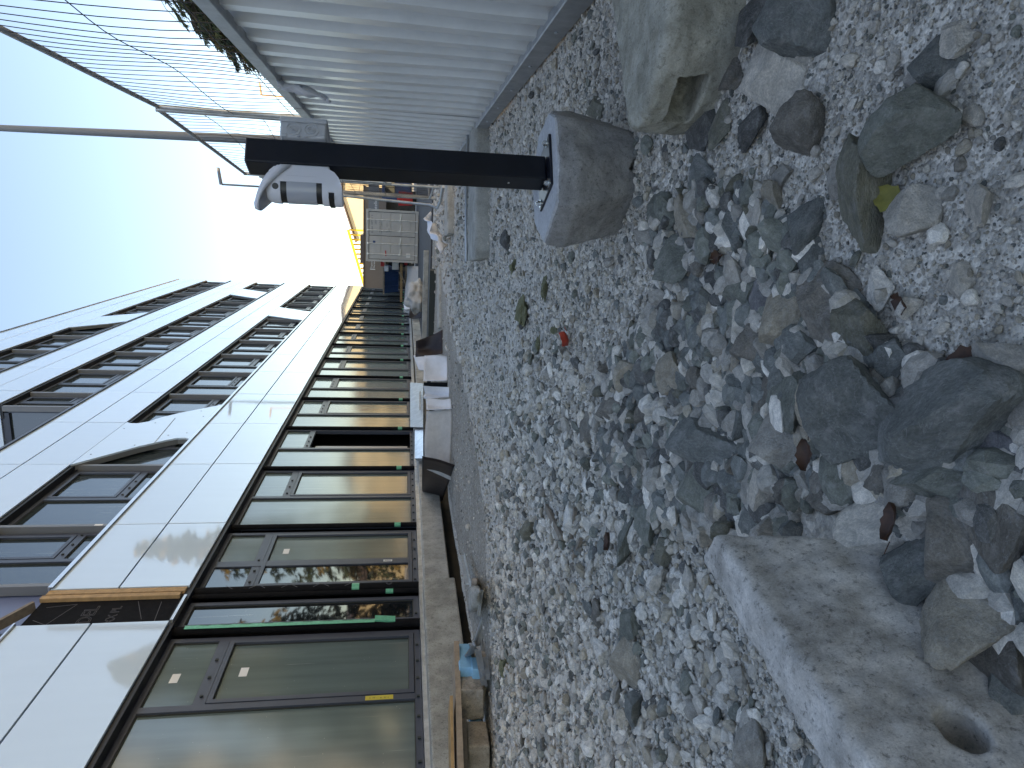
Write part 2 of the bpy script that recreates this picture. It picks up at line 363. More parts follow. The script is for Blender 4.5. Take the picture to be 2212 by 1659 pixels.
def text_part(txt, size, m, parent, origin, xdir, zdir, ext=.0, name='lettering', outline=0):
    cu = bpy.data.curves.new(name, 'FONT'); cu.body = txt; cu.size = size; cu.extrude = ext; cu.resolution_u = 3
    if outline: cu.fill_mode = 'NONE'; cu.bevel_depth = outline
    o = bpy.data.objects.new(name, cu); COL.objects.link(o)
    bpy.context.view_layer.update()
    me = bpy.data.meshes.new_from_object(o.evaluated_get(bpy.context.evaluated_depsgraph_get())); bpy.data.objects.remove(o)
    me.materials.clear(); me.materials.append(MT[m])
    o = bpy.data.objects.new(name, me); COL.objects.link(o)
    X = Vector(xdir).normalized(); Y = Vector(zdir).normalized(); Z = X.cross(Y)
    mt = Matrix.Identity(4)
    for i in range(3): mt[i][0] = X[i]; mt[i][1] = Y[i]; mt[i][2] = Z[i]; mt[i][3] = origin[i]
    if parent is not None:
        o.parent = parent; mt = Matrix.Translation(-Vector(root_loc(parent)))@mt
    o.matrix_local = mt
    return o
def patch(pts, nu=14, nv=10, amp=.02, freq=3, seed=0, thick=.004, bulge=0):
    """cloth-like sheet through four corners (a b along one edge, d c along the opposite one)"""
    a, b, c, d = [Vector(p) for p in pts]; mb = MB(); vs = []
    nr = (b-a).cross(d-a).normalized()
    for i in range(nu+1):
        for j in range(nv+1):
            u = i/nu; v = j/nv
            p = (a*(1-u)+b*u)*(1-v)+(d*(1-u)+c*u)*v
            p = p+nr*(noise.noise(Vector((u*freq+seed, v*freq*.6, seed*1.7)))*amp+math.sin(PI*u)*math.sin(PI*v)*bulge)
            vs.append(p)
    k = len(vs); vs2 = vs+[p-nr*thick for p in vs]; fs = []
    for i in range(nu):
        for j in range(nv):
            q = i*(nv+1)+j; f = (q, q+1, q+nv+2, q+nv+1); fs.append(f); fs.append(tuple(x+k for x in f[::-1]))
    edge = [j for j in range(nv+1)]+[i*(nv+1)+nv for i in range(1, nu+1)]+[nu*(nv+1)+j for j in range(nv-1, -1, -1)]+[i*(nv+1) for i in range(nu-1, 0, -1)]
    for e, g in zip(edge, edge[1:]+edge[:1]): fs.append((e, g, g+k, e+k))
    mb.add(vs2, fs, True); return mb

# ============================================================ GROUND
def gz(x, y):
    d = math.hypot(x, y)
    z = .012*noise.noise(Vector((x*1.3, y*1.3, 0)))+.03*noise.noise(Vector((x*.25, y*.25, 4)))*min(1, d/6)
    return z
def trench(x, y):
    """0 outside, 1 in the excavated strip along the plinth"""
    ed = -3.98+.09*noise.noise(Vector((y*1.7, 0, 3)))
    return max(0, min(1, (ed-x)/.10)) if y < 44 else 0
xs = sorted(set([round(v, 3) for v in list(np.arange(-4.7, -3.5, .04))+list(np.arange(-3.5, 3, .09))+[-400,-200,-100,-60,-30,-15,-9,-6,-5,3.5,4.5,6,9,14,22,40,80,160,400]]))
ys = sorted(set([round(v, 3) for v in list(np.arange(-1, 8, .09))+list(np.arange(8, 20, .25))+list(np.arange(20, 48, 1))+[-400,-200,-100,-40,-15,-6,-3,55,70,100,160,300,700]]))
gb = MB(); gv = []; gf = []
for i, x in enumerate(xs):
    for j, y in enumerate(ys): gv.append((x, y, gz(x, y)-.42*trench(x, y)))
for i in range(len(xs)-1):
    for j in range(len(ys)-1):
        q = i*len(ys)+j; gf.append((q, q+len(ys), q+len(ys)+1, q+1))
gb.add(gv, gf, True); tag(gb.build('ground', 'ground'), kind='structure')
XR = [(3.9, -3.75), (4.3, -3.4), (4.7, -2.95), (5.1, -2.35), (6.3, -2.05), (7.6, -1.75), (10.8, -1.45), (13.7, -.85), (17.48, -.4)]
def track_edge(y):
    return float(np.interp(y, [a for a, b in XR], [b for a, b in XR]))
db = MB(); dv = []; df = []; nr, nc = 130, 26
for i in range(nr):
    y = 3.9+(17.48-3.9)*(i/(nr-1))**1.2; xr = track_edge(y)+.16*noise.noise(Vector((y*2.1, 0, 9)))
    for j in range(nc):
        x = -3.86+.07*noise.noise(Vector((y*1.9, 0, 5)))+(xr+3.86)*j/(nc-1); e_ = min(j, nc-1-j)/(nc-1)
        dv.append((x, y, gz(x, y)+.012*min(1, e_*8)+.004*noise.noise(Vector((x*5, y*2, 2)))-.002))
for i in range(nr-1):
    for j in range(nc-1): q = i*nc+j; df.append((q, q+1, q+nc+1, q+nc))
db.add(dv, df, True); tag(db.build('dirt_track', 'dirt'), kind='structure')
rb = MB(); rb.box(-30, 30, 17.5, 43, -.3, .038); tag(rb.build('road', 'road'), kind='structure')

# ============================================================ OFFICE BUILDING
FX = -4.5; WX = -4.65
YF = 42.45                                        # far end
seam = lambda k: 12.0+2.405*k
bld = thing('office_building', 'long office building with pale glass panel bands and anthracite framed windows', 'building', (FX, 20, 0))
Z1 = (3.17, 4.70); Z2 = (6.27, 7.72); Z3 = (9.30, 10.75); Z4 = (12.1, 13.6)
YU = 15.72                                        # upper storeys start here
# carcass behind the cladding
mb = MB()
mb.box(-17, -5.15, -40, YF-.1, .02, 7.6); mb.box(-17, -5.15, YU+.3, YF-.1, 7.6, 13.4)  # length behind the camera is unseen, extended to block the sun
mb.build('wall', 'void', bld)
mb = MB()
for (a, b), y0 in ((Z1, -14), (Z2, -14), (Z3, YU+.05), (Z4, YU+.05)):
    mb.box(-5.15, -4.56, y0, YF-.05, a+.03, b-.03)
mb.build('spandrel', 'soffit', bld)
mb = MB(); mb.box(-17, -4.6, YF-.1, YF-.02, .4, 13.5); mb.build('end_wall', 'panel_back', bld)
def cladding(z, y0, rows=2, skip=()):
    zm = z[0]+(z[1]-z[0])*.515
    ks = [k for k in range(-11, 14)]
    for k in ks:
        a, b = seam(k), min(seam(k+1), YF)
        if b <= y0 or a >= YF: continue
        a = max(a, y0)
        if (z is Z1):
            if k == -2: a = 7.86                                  # bay with the uncovered membrane strip
            if k == -3: b = 7.14
        for (c, d) in ((z[0], zm-.009), (zm+.009, z[1])):
            m_ = MB(); dx = random.uniform(-.002, .002)
            m_.box(FX-.03+dx, FX+dx, a+.009, b-.009, c, d)
            o = m_.build('cladding_panel', 'panel', bld, bevel=.003)
for z, y0 in ((Z1, -14), (Z2, -14), (Z3, YU), (Z4, YU)): cladding(z, y0)
# metal sills on top of the bands, drip edge beneath
for z, y0, mm in ((Z1, 7.86, 'panel_edge'), (Z2, -14, 'frame'), (Z3, YU, 'frame'), (Z4, YU, 'panel_edge')):
    m_ = MB(); m_.box(WX-.2, FX+.03, y0, YF-.02, z[1]+.004, z[1]+.022); m_.box(FX+.024, FX+.03, y0, YF-.02, z[1]-.03, z[1]+.004)
    m_.build('sill', mm, bld)
m_ = MB(); m_.box(WX-.2, FX+.03, -14, 7.14, Z1[1]+.004, Z1[1]+.022); m_.build('sill', 'panel_edge', bld)
for z, y0 in ((Z1, -14), (Z2, -14), (Z3, YU), (Z4, YU)):
    m_ = MB(); m_.box(WX-.2, FX-.035, y0+.02, YF-.06, z[0]-.05, z[0]+.028); m_.build('drip_edge', 'soffit', bld)
# swooping infill panels that cross the window strips
def swoosh(pts):
    m_ = MB(); m_.prism(pts, 'x', FX-.035, FX-.002); o = m_.build('infill_panel', 'panel', bld)
    bpts = MB(); bpts.prism([(y, z) for y, z in pts], 'x', FX-.13, FX-.04); bpts.build('infill_edge', 'panel_back', bld)
swoosh([(11.98, 6.262), (12.95, 5.50), (13.30, 5.15), (13.44, 4.98), (13.45, 4.84), (13.36, 4.73), (15.85, 4.73), (15.6, 4.98), (15.13, 5.46), (14.75, 5.74), (14.5, 5.86), (14.37, 6.02), (14.37, 6.17), (14.45, 6.262)])
swoosh([(29.5, 6.262), (28.75, 5.1), (28.6, 4.73), (31.0, 4.73), (31.2, 5.1), (32.1, 6.262)])
swoosh([(36.1, 9.29), (35.2, 8.2), (34.9, 7.75), (37.5, 7.75), (37.8, 8.2), (38.7, 9.29)])
swoosh([(25.4, 12.09), (26.4, 11.2), (27.1, 10.78), (29.4, 10.78), (28.9, 11.2), (27.9, 12.09)])
for k, (y, z) in enumerate([(13.0, 5.6), (13.6, 5.2), (14.4, 5.7), (15.3, 5.05), (14.0, 6.15), (12.5, 6.15), (13.75, 4.9), (14.9, 4.9)]):
    m_ = MB(); m_.tube([(FX-.004, y, z), (FX+.003, y, z)], .014, 8); m_.build('rivet', 'frame', bld)
mb = MB(); mb.bar((FX+.0005, 13.15, 5.3), (FX+.0005, 14.75, 5.42), .004, .012); mb.build('panel_joint', 'panel_back', bld)

def ring(m_, x0, x1, y0, y1, z0, z1, t):
    m_.box(x0, x1, y0, y0+t, z0, z1); m_.box(x0, x1, y1-t, y1, z0, z1)
    m_.box(x0, x1, y0+t, y1-t, z0, z0+t); m_.box(x0, x1, y0+t, y1-t, z1-t, z1)
def window(y0, y1, z0, z1, gl, transom=None, split=None, fixfirst=True, opened=False, rec=0, clips=True):
    """frame, panes: a fixed light and a casement"""
    x = WX-rec; m_ = MB()
    ring(m_, x-.07, x, y0, y1, z0, z1, .065)
    panes = []
    if split:
        a = y0+(y1-y0)*split
        m_.box(x-.07, x+.006, a-.04, a+.04, z0+.065, z1-.065)
        cas = (a+.04, y1-.065); panes.append((y0+.065, a-.04, z0+.065, z1-.065, 0))
    else: cas = (y0+.065, y1-.065)
    if transom:
        m_.box(x-.07, x+.002, cas[0], cas[1], transom-.055, transom+.055)
        if z1-transom > transom-z0: lo, hi = (z0+.065, transom-.055), (transom+.055, z1-.065); big = hi; small = lo
        else: lo, hi = (z0+.065, transom-.055), (transom+.055, z1-.065); big = lo; small = hi
        panes.append((*cas, *small, 0)); panes.append((*cas, *big, 1))
    else: panes.append((*cas, z0+.065, z1-.065, 0))
    o = m_.build('window', 'frame', bld)
    for (a, b, c, d, sash) in panes:
        if sash:
            s_ = MB(); ring(s_, x-.05, x+.012, a+.008, b-.008, c+.008, d-.008, .05)
            if opened: 
                pass
            else: s_.build('sash', 'frame', o)
            a += .055; b -= .055; c += .055; d -= .055
        if sash and opened:
            v_ = MB(); v_.box(x-.5, x-.45, a, b, c, d); v_.build('dark_room_sheet', 'void', o)  # near-black sheet paints the dark room behind the open casement
            s_ = MB(); s_.box(x-.20, x-.16, a+.3, a+.52, c, d); s_.build('sash', 'lens', o)
            continue
        g_ = MB(); g_.box(x-.045, x-.028, a-.006, b+.006, c-.006, d+.006); g_.build('pane', gl, o)
        k_ = MB(); ring(k_, x-.028, x-.016, a-.004, b+.004, c-.004, d+.004, .014); k_.build('gasket', 'gasket', o)
    if clips:
        c_ = MB(); 
        for k in range(int((y1-y0)/.28)):
            yy = y0+.12+k*.28; c_.box(x+.001, x+.016, yy, yy+.022, z0+.02, z0+.05)
        if transom:
            for k in range(3): c_.box(x+.003, x+.018, cas[0]+.1+k*.28, cas[0]+.125+k*.28, transom-.014, transom+.014)
        c_.build('clip', 'gasket', o)
    return o
G0, G1 = .44, 3.13
# ground floor
window(-2.6, -.2, G0, G1, 'glass', 2.545, .52)
window(-.15, 2.05, G0, G1, 'glass', 2.545, .5)
window(2.15, 4.55, G0, G1, 'glass', 2.545, .48)
nearw = window(4.62, 7.0, G0, G1, 'glass', 2.545, .53)
window(7.2, 7.72, G0, G1, 'glassd'); 
window(7.98, 9.56, G0, G1, 'glass', 2.545, None)
# dark fixed light beside that casement
mb = MB(); mb.box(WX-.026, WX-.010, 8.05, 8.60, G0+.07, G1-.07); mb.build('pane', 'glassd', bld)
mb = MB(); mb.box(WX-.03, WX+.008, 8.56, 8.70, G0+.07, G1-.07); mb.build('mullion', 'frame', bld)
for k in range(-1, 13):
    a, b = seam(k)+.18, seam(k+1)+.04
    if a > YF-.5: break
    b = min(b, YF-.1)
    window(a, b, G0, G1, 'glass', 2.545, .47, opened=(k == 0), clips=k < 6)
def strip(y, r=.035, x=WX+.03, tape=True, z0=.42, z1=3.12, tz=.72):
    m_ = MB(); m_.tube([(x, y, z0), (x, y, z1)], r, 10); o = m_.build('sealing_roll', 'black', bld)
    if tape:
        t_ = MB(); t_.tube([(x, y, tz-.045), (x, y, tz+.045)], r+.002, 10, cap=False); t_.build('tape', 'tape', o)
    return o
for k in range(-1, 13):
    if seam(k)+.1 < YF: strip(seam(k)+.1)
strip(7.80, .03, tz=.80); strip(7.10, .05, tape=False); 
rl = strip(7.90, .06, tz=1.22)
tp = MB(); tp.box(WX+.083, WX+.087, 7.055, 7.115, .95, 3.0); tp.build('tape', 'tape', rl)
tp = MB(); tp.bar((WX+.07, 7.12, .72), (WX+.09, 7.12, .95), .10, .02, up=(1,0,0)); tp.build('tape', 'tape', rl)
for k in range(9): text_part('Rissan', .045, 'ink', rl, (WX+.0885, 7.10, 2.85-k*.22), (0, 0, -1), (0, 1, 0))
text_part('U', .12, 'greyink', rl, (WX+.092, 7.86, .85), (0, 0, -1), (0, 1, 0), outline=.002)
for k in range(8):
    m_ = MB(); z = 1.35+k*.19; s_ = 1 if k % 2 else -1
    m_.bar((WX+.0895, 7.86, z), (WX+.0895, 7.94, z+.09*s_), .003, .006); m_.build('print_line', 'greyink', rl)
m_ = MB(); m_.box(WX+.001, WX+.004, 6.02, 6.10, .72, .98); 
m_ = MB(); m_.box(WX+.007, WX+.010, 5.85, 5.91, .72, .99); yl = m_.build('yellow_label', 'yellowtape', nearw)
for k_, ch in enumerate(('+', 'H', '-', 'x', 'U', 'c')): text_part(ch, .035, 'ink', yl, (WX+.0105, 5.865, .955-k_*.036), (0, 0, -1), (0, 1, 0))
m_ = MB(); m_.box(WX+.009, WX+.012, 8.60, 8.65, .78, .90); lb = m_.build('barcode_label', 'label', bld)
m_ = MB()
for k in range(9): m_.box(WX+.0122, WX+.0135, 8.613, 8.638, .80+k*.0095, .804+k*.0095)
m_.build('barcode', 'ink', lb)
for (y, z) in ((6.35, 2.2), (6.3, 2.85), (8.95, 2.2)):
    m_ = MB(); m_.box(WX-.027, WX-.025, y, y+.14, z, z+.08); m_.build('glass_sticker', 'label', bld)
# upper floors: z0, z1, first bay start
for (z0, z1, ymin) in ((4.74, 6.22, -14), (7.76, 9.25, YU), (10.79, 12.05, YU)):
    for k in range(-11, 13):
        a, b = seam(k)+.18, seam(k+1)+.04
        if a < ymin: a = max(a, ymin+.1)
        if b-a < .6 or a > YF-.5: continue
        if z0 < 5 and k == -2: a = 8.15
        window(a, min(b, YF-.1), z0, z1, 'glassu', z0+.34, .47, clips=(z0 < 5 and k < 3))
        m_ = MB(); m_.box(WX-.03, WX+.09, a-.10, a-.03, z0, z1); m_.build('mullion_cap', 'lampgrey', bld)
m_ = MB(); m_.box(WX+.0905, WX+.093, seam(-1)+.09, seam(-1)+.14, 4.86, 4.97); m_.build('barcode_label', 'label', bld)
# end face of the upper storeys
mb = MB(); mb.box(-17, FX-.05, YU, YU+.06, 9.30, 10.75); mb.build('cladding_panel', 'panel', bld, bevel=.003)
mb = MB(); mb.box(-17, FX-.05, YU, YU+.06, 12.1, 13.6); mb.build('cladding_panel', 'panel', bld, bevel=.003)
mb = MB(); mb.box(-17, FX-.12, YU+.1, YU+.2, 7.74, 9.28); mb.build('end_glazing', 'glassu', bld)
mb = MB()
for x in (-4.72, -6.2, -8.2, -10.2): mb.box(x, x+.12, YU+.04, YU+.1, 7.76, 9.27)
mb.box(-17, FX-.1, YU+.04, YU+.1, 9.15, 9.29); mb.build('end_frame', 'frame', bld)
mb = MB(); mb.box(-17, FX-.3, -14, YU, 7.6, 7.68); mb.build('roof_terrace', 'panel_back', bld)
mb = MB(); mb.box(-20, -11.9, -40, YU-.02, 7.7, 19.0); mb.build('sun_blocking_storey', 'panel_back', bld)  # unseen volume added to keep the sun off the pole and yard
mb = MB(); mb.box(-17, FX-.1, YU, YF-.1, 13.42, 13.5); mb.build('roof', 'panel_back', bld)
# uncovered strip: battens, black membrane with outline print
mb = MB(); mb.box(-4.56, -4.548, 7.14, 7.80, 3.16, 4.70); mem = mb.build('membrane', 'black', bld)
mb = MB(); mb.box(-4.548, -4.505, 7.76, 7.85, 3.19, 4.70); mb.build('batten', 'timber', bld)
mb = MB(); mb.box(-4.555, -4.50, 7.66, 7.73, 3.22, 4.72); mb.build('batten', 'timber', bld)
mb = MB(); mb.box(-4.56, -4.495, 7.14, 7.66, 3.135, 3.165); mb.build('drip_trim', 'panel_edge', bld)
text_part('DEL', .20, 'greyink', mem, (-4.546, 7.20, 4.02), (0, 1, .05), (0, -.05, 1), outline=.0022)
text_part('XX PL', .13, 'greyink', mem, (-4.546, 7.18, 3.78), (0, 1, .05), (0, -.05, 1), outline=.0018)
m_ = MB()
for a, b in (((7.2, 4.45), (7.6, 4.30)), ((7.6, 4.30), (7.55, 4.6)), ((7.25, 3.5), (7.62, 3.66)), ((7.2, 3.35), (7.6, 3.4)), ((7.3, 4.62), (7.2, 4.45))):
    m_.bar((-4.546, *a), (-4.546, *b), .002, .005)
m_.build('print_line', 'greyink', mem)
# open bay above it: plank, plywood, bluish sheet
mb = MB(); mb.box(-4.75, -4.7, 7.3, 8.1, 4.72, 6.2); mb.build('blue_grey_sheet', 'bluesheet', bld)
mb = MB(); mb.bar((-4.62, 6.6, 5.35), (-4.52, 7.55, 4.72), .12, .035); mb.build('plank', 'oldwood', bld)
mb = MB(); mb.box(-4.70, -4.66, 6.3, 7.1, 4.73, 5.6); mb.build('plywood_sheet', 'timber', bld)
# plinth, base trim and the wall under it
mb = MB(); mb.box(-4.70, -4.56, -14, YF, .405, .435); mb.box(-4.575, -4.56, -14, YF, .36, .405); mb.build('base_sill', 'galvl', bld)
mb = MB(); mb.box(-4.75, -4.62, -14, YF, -.45, .40); mb.build('foundation', 'trench', bld)
mb = MB(); mb.box(-4.60, -4.40, 7.68, 16.4, .06, .375); mb.build('plinth', 'plinth', bld, bevel=.012)
mb = MB(); mb.box(-4.60, -4.37, .9, 7.66, .0, .39); mb.build('plinth', 'plinth2', bld, bevel=.02, seg=2)
mb = MB(); mb.box(-4.60, -4.37, -8, .88, .0, .39); mb.build('plinth', 'plinth2', bld, bevel=.02, seg=2)
mb = MB(); mb.box(-4.60, -4.38, 16.45, 29, .02, .32); mb.build('plinth', 'plinth', bld, bevel=.01)
mb = MB(); mb.box(-4.60, -4.38, 29.1, YF-.4, .02, .32); mb.build('plinth', 'plinth', bld, bevel=.01)

# ============================================================ HOARDING AND MESH FENCE
FA = Vector((.845, 2.6, 0)); FB = Vector((.708, 8.754, 0)); FD = (FB-FA).normalized(); FN = Vector((FD.y, -FD.x, 0))
def fp(s, z, off=0):      # s = distance along Y measured from y=0 on the fence line
    p = FA+FD*((s-FA.y)/FD.y); return Vector((p.x, p.y, z))+FN*off
def hoarding(y0, y1, label):
    t = thing('hoarding_panel', label, 'fence', fp((y0+y1)/2, 0), 'white corrugated hoarding panels')
    prof = []; s = y0+.03; P_ = .25
    while s < y1-.03:
        for ds, o in ((0, 0), (.060, 0), (.082, -.042), (.165, -.042), (.187, 0)):
            if s+ds < y1-.02: prof.append((s+ds, o))
        s += P_
    prof.append((y1-.03, 0))
    vs = []; fs = []
    nz_ = 9
    for i, (s, o) in enumerate(prof):
        for j in range(nz_):
            z = .10+(1.40)*j/(nz_-1)
            vs.append(fp(s, z, o+.01*noise.noise(Vector((s*1.3, z*1.5, 0)))))
    for i in range(len(prof)-1):
        for j in range(nz_-1):
            q = i*nz_+j; fs.append((q, q+nz_, q+nz_+1, q+1))
    mb = MB(); mb.add(vs, fs); o = mb.build('sheet', 'corr', t)
    md = o.modifiers.new('s', 'SOLIDIFY'); md.thickness = .0015
    for (z, hh, nm) in ((.07, .10, 'bottom_rail'), (1.49, .075, 'top_rail')):
        m_ = MB(); m_.bar(fp(y0, z, -.045), fp(y1, z, -.045), .05, hh); m_.build(nm, 'galvd', t, bevel=.004)
    for s in (y0+.02, y1-.02):
        m_ = MB(); m_.bar(fp(s, .03, -.01), fp(s, 1.5, -.01), .04, .05, up=FD); m_.build('upright', 'galvd', t)
    for s in np.arange(y0+.3, y1, .62):
        m_ = MB(); q = fp(s, .07, -.071); m_.tube([q, q-FN*.006], .008, 6); m_.build('rivet', 'galvl', t)
    return t
hoarding(2.15-.0, 5.63, 'nearest white corrugated hoarding panel beside the weathered block')
hoarding(5.66, 9.15, 'farther white corrugated hoarding panel passing behind the black post')
hoarding(-1.36, 2.12, 'white corrugated hoarding panel nearest the viewer at the picture edge')
# crumpled clear sheet stuck in the top rail
pl = patch([fp(4.55, 1.46, -.085), fp(4.75, 1.44, -.09), fp(5.0, 1.18, -.10), fp(4.72, 1.22, -.12)], 10, 10, .05, 5, 3, .002)
tag(pl.build('plastic_scrap', 'white'), 'crumpled white plastic scrap caught under the hoarding top rail', 'plastic')

def mesh_panel(pa, pb, zlo, zhi, label, bend=.06, seed=0, off=.09, ws=.15, dipx=False, hrow=(.25, .62, .86), tubem='galvd'):
    """tube frame with thin upright wires and a few cross wires, bent out of true"""
    pa = Vector(pa); pb = Vector(pb); d = pb-pa; L = d.length; dn = d.normalized(); n_ = Vector((dn.y, -dn.x, 0))
    t = thing('mesh_fence_panel', label, 'fence', (pa+pb)/2, 'wire mesh fence panels')
    def P(u, z):
        b_ = bend*noise.noise(Vector((u*.8+seed, (z-zlo)*.8, seed)))*math.sin(PI*min(1, max(0, (z-zlo)/(zhi-zlo))))
        return pa+dn*u+Vector((0, 0, z))+n_*(off+b_)+dn*(b_*.45)
    for (u0, z0, u1, z1) in ((0, zhi, L, zhi), (0, zlo, L, zlo)):
        m_ = MB(); m_.tube([pa+dn*u0+Vector((0,0,z0))+n_*off, pa+dn*(u0+u1)/2+Vector((0,0,z0-.01))+n_*off, pa+dn*u1+Vector((0,0,z1))+n_*off], .021, 8); m_.build('rail', tubem, t)
    for u in (0, L):
        m_ = MB(); m_.tube([pa+dn*u+Vector((0,0,zlo-.1))+n_*off, pa+dn*u+Vector((0,0,zhi+.02))+n_*off], .022, 10); m_.build('post', 'galv', t)
    k = int(L/ws)
    for i in range(1, k):
        u = i*L/k; m_ = MB()
        m_.tube([P(u, zlo+(zhi-zlo)*j/8) for j in range(9)], .0028, 5, cap=False); m_.build('wire', 'wire', t)
    for h_ in hrow:
        m_ = MB(); z = zlo+(zhi-zlo)*h_
        m_.tube([P(L*j/24, z) for j in range(25)], .0031, 5, cap=False); m_.build('cross_wire', 'wire', t)
    return t
mesh_panel(fp(2.9, 0), fp(7.28, 0), 1.0, 2.99, 'long wire mesh panel rising above the white hoarding', seed=2.3, hrow=(.28, .38, .66))
mesh_panel(fp(-.7, 0), fp(2.8, 0), 1.0, 2.86, 'wire mesh panel above the nearest hoarding beside the hanging branches', seed=5.3, hrow=(.38, .66))
mesh_panel(fp(7.45, 0), (.33, 11.1, 0), 1.0, 3.05, 'bent wire mesh panel with sagging top rail behind the black post', seed=8.1, bend=.14, hrow=(.3, .55, .8))
mesh_panel((.31, 11.2, 0), (.17, 13.1, 0), .25, 2.85, 'far wire mesh panel whose tubes show left of the black post', seed=1.1, hrow=(.3, .5, .7), ws=.1)
mesh_panel((.20, 13.2, 0), (1.6, 16.5, 0), .25, 2.3, 'farthest wire mesh panel turning away behind the hoarding', seed=4.1, ws=.1)
# bracing tube with a curved foot
m_ = MB(); m_.tube([(.25, 12.9, 2.3), (.19, 13.0, 1.2), (.14, 12.8, .25), (.10, 12.6, .12), (.2, 12.0, .10), (.42, 11.2, .10)], .026, 8)
tag(m_.build('bracing_tube', 'galv'), 'bent galvanised bracing tube at the foot of the far mesh fence', 'tube')

# ============================================================ ROUGH CONCRETE LUMPS
def lump(name, pts, m, rough=.006, bev=.02, sub=3, nscale=14, holes=None, parent=None, hull=True):
    bm = bmesh.new()
    for p in pts: bm.verts.new(p)
    bmesh.ops.convex_hull(bm, input=bm.verts); bmesh.ops.dissolve_limit(bm, angle_limit=R(4), verts=bm.verts, edges=bm.edges)
    if bev: bmesh.ops.bevel(bm, geom=list(bm.edges), offset=bev, segments=2, affect='EDGES', profile=.5)
    bmesh.ops.triangulate(bm, faces=bm.faces)
    me = bpy.data.meshes.new(name); bm.to_mesh(me); bm.free()
    o = bpy.data.objects.new(name, me); COL.objects.link(o)
    if holes:
        for ho in holes:
            hm = o.modifiers.new('b', 'BOOLEAN'); hm.object = ho; hm.operation = 'DIFFERENCE'; hm.solver = 'EXACT'
    ext = max(max(p[i] for p in pts)-min(p[i] for p in pts) for i in range(3))
    rm = o.modifiers.new('r', 'REMESH'); rm.mode = 'VOXEL'; rm.voxel_size = ext/(28*sub)
    dg = bpy.context.evaluated_depsgraph_get(); dg.update()
    me2 = bpy.data.meshes.new_from_object(o.evaluated_get(dg)); o.modifiers.clear()
    for ho in holes or []: bpy.data.objects.remove(ho)
    bm = bmesh.new(); bm.from_mesh(me2); bm.normal_update()
    for v in bm.verts:
        q = v.co*nscale
        a_ = noise.fractal(q, 1.0, 2.0, 5)
        v.co += v.normal*(a_*rough)
    for f in bm.faces: f.smooth = True
    bm.to_mesh(me2); bm.free(); me2.materials.clear(); me2.materials.append(MT[m])
    o.data = me2
    if parent is not None: o.parent = parent; o.location = -Vector(root_loc(parent))
    return o
def cutter(pts):
    bm = bmesh.new()
    for p in pts: bm.verts.new(p)
    bmesh.ops.convex_hull(bm, input=bm.verts)
    me = bpy.data.meshes.new('cut'); bm.to_mesh(me); bm.free()
    o = bpy.data.objects.new('cut', me); COL.objects.link(o); return o
# big slab on edge, lower right of the picture
top_in = [Vector((-.455, .915, .20)), Vector((-.60, .13, .20))]
top_out = [Vector((-.525, .96, .192)), Vector((-.70, .13, .192))]
bot_in = [Vector((-.415, .795, -.05)), Vector((-.555, .10, -.05))]
bot_out = [Vector((-.50, .85, -.05)), Vector((-.65, .10, -.05))]
fn_ = (top_in[1]-top_in[0]).cross(bot_in[0]-top_in[0]).normalized()
_r = Vector(_ray(2078, 1568)); _o = Vector((0, 0, HC)); hc = _o+_r*((top_in[0]-_o).dot(fn_)/_r.dot(fn_))
ring_ = []
for k in range(14):
    a_ = 2*PI*k/14; ev = (top_in[1]-top_in[0]).normalized(); eu = fn_.cross(ev)
    for dd in (-.16, .16): ring_.append(hc+ev*(math.cos(a_)*.030)+eu*(math.sin(a_)*.021)+fn_*dd)
slab = lump('concrete_slab', top_in+top_out+bot_in+bot_out, 'slab', .0042, .010, 5, 22, [cutter(ring_)])
tag(slab, 'big rough concrete slab with a round hole, nearest the viewer', 'concrete block')
# weathered block, upper right of the picture
tp_ = [(.62, 1.93), (.387, 1.755), (.297, 1.70), (.221, 1.65), (.20, 1.60), (.225, 1.535), (.332, 1.50), (.371, 1.432), (.62, 1.49)]
bt_ = [(.66, 1.93), (.30, 1.80), (.22, 1.74), (.24, 1.60), (.288, 1.515), (.385, 1.440), (.66, 1.50)]
pts = [Vector((x, y, .17)) for x, y in tp_]+[Vector((x, y, -.04)) for x, y in bt_]
ha = GZ(1463, 155, .115); hb = GZ(1535, 153, .045); hcn = GZ(1483, 253, .045); hd = GZ(1425, 245, .115)
nn = (hb-ha).cross(hd-ha).normalized()
if nn.y > 0: nn = -nn
wb = lump('fence_foot', pts, 'oldblock', .005, .022, 4, 18, [cutter([p+nn*.06 for p in (ha, hb, hcn, hd)]+[p*.92+((ha+hb+hcn+hd)/4)*.08-nn*.06 for p in (ha, hb, hcn, hd)])])
tag(wb, 'weathered concrete fence foot with a rectangular hand recess', 'concrete block')
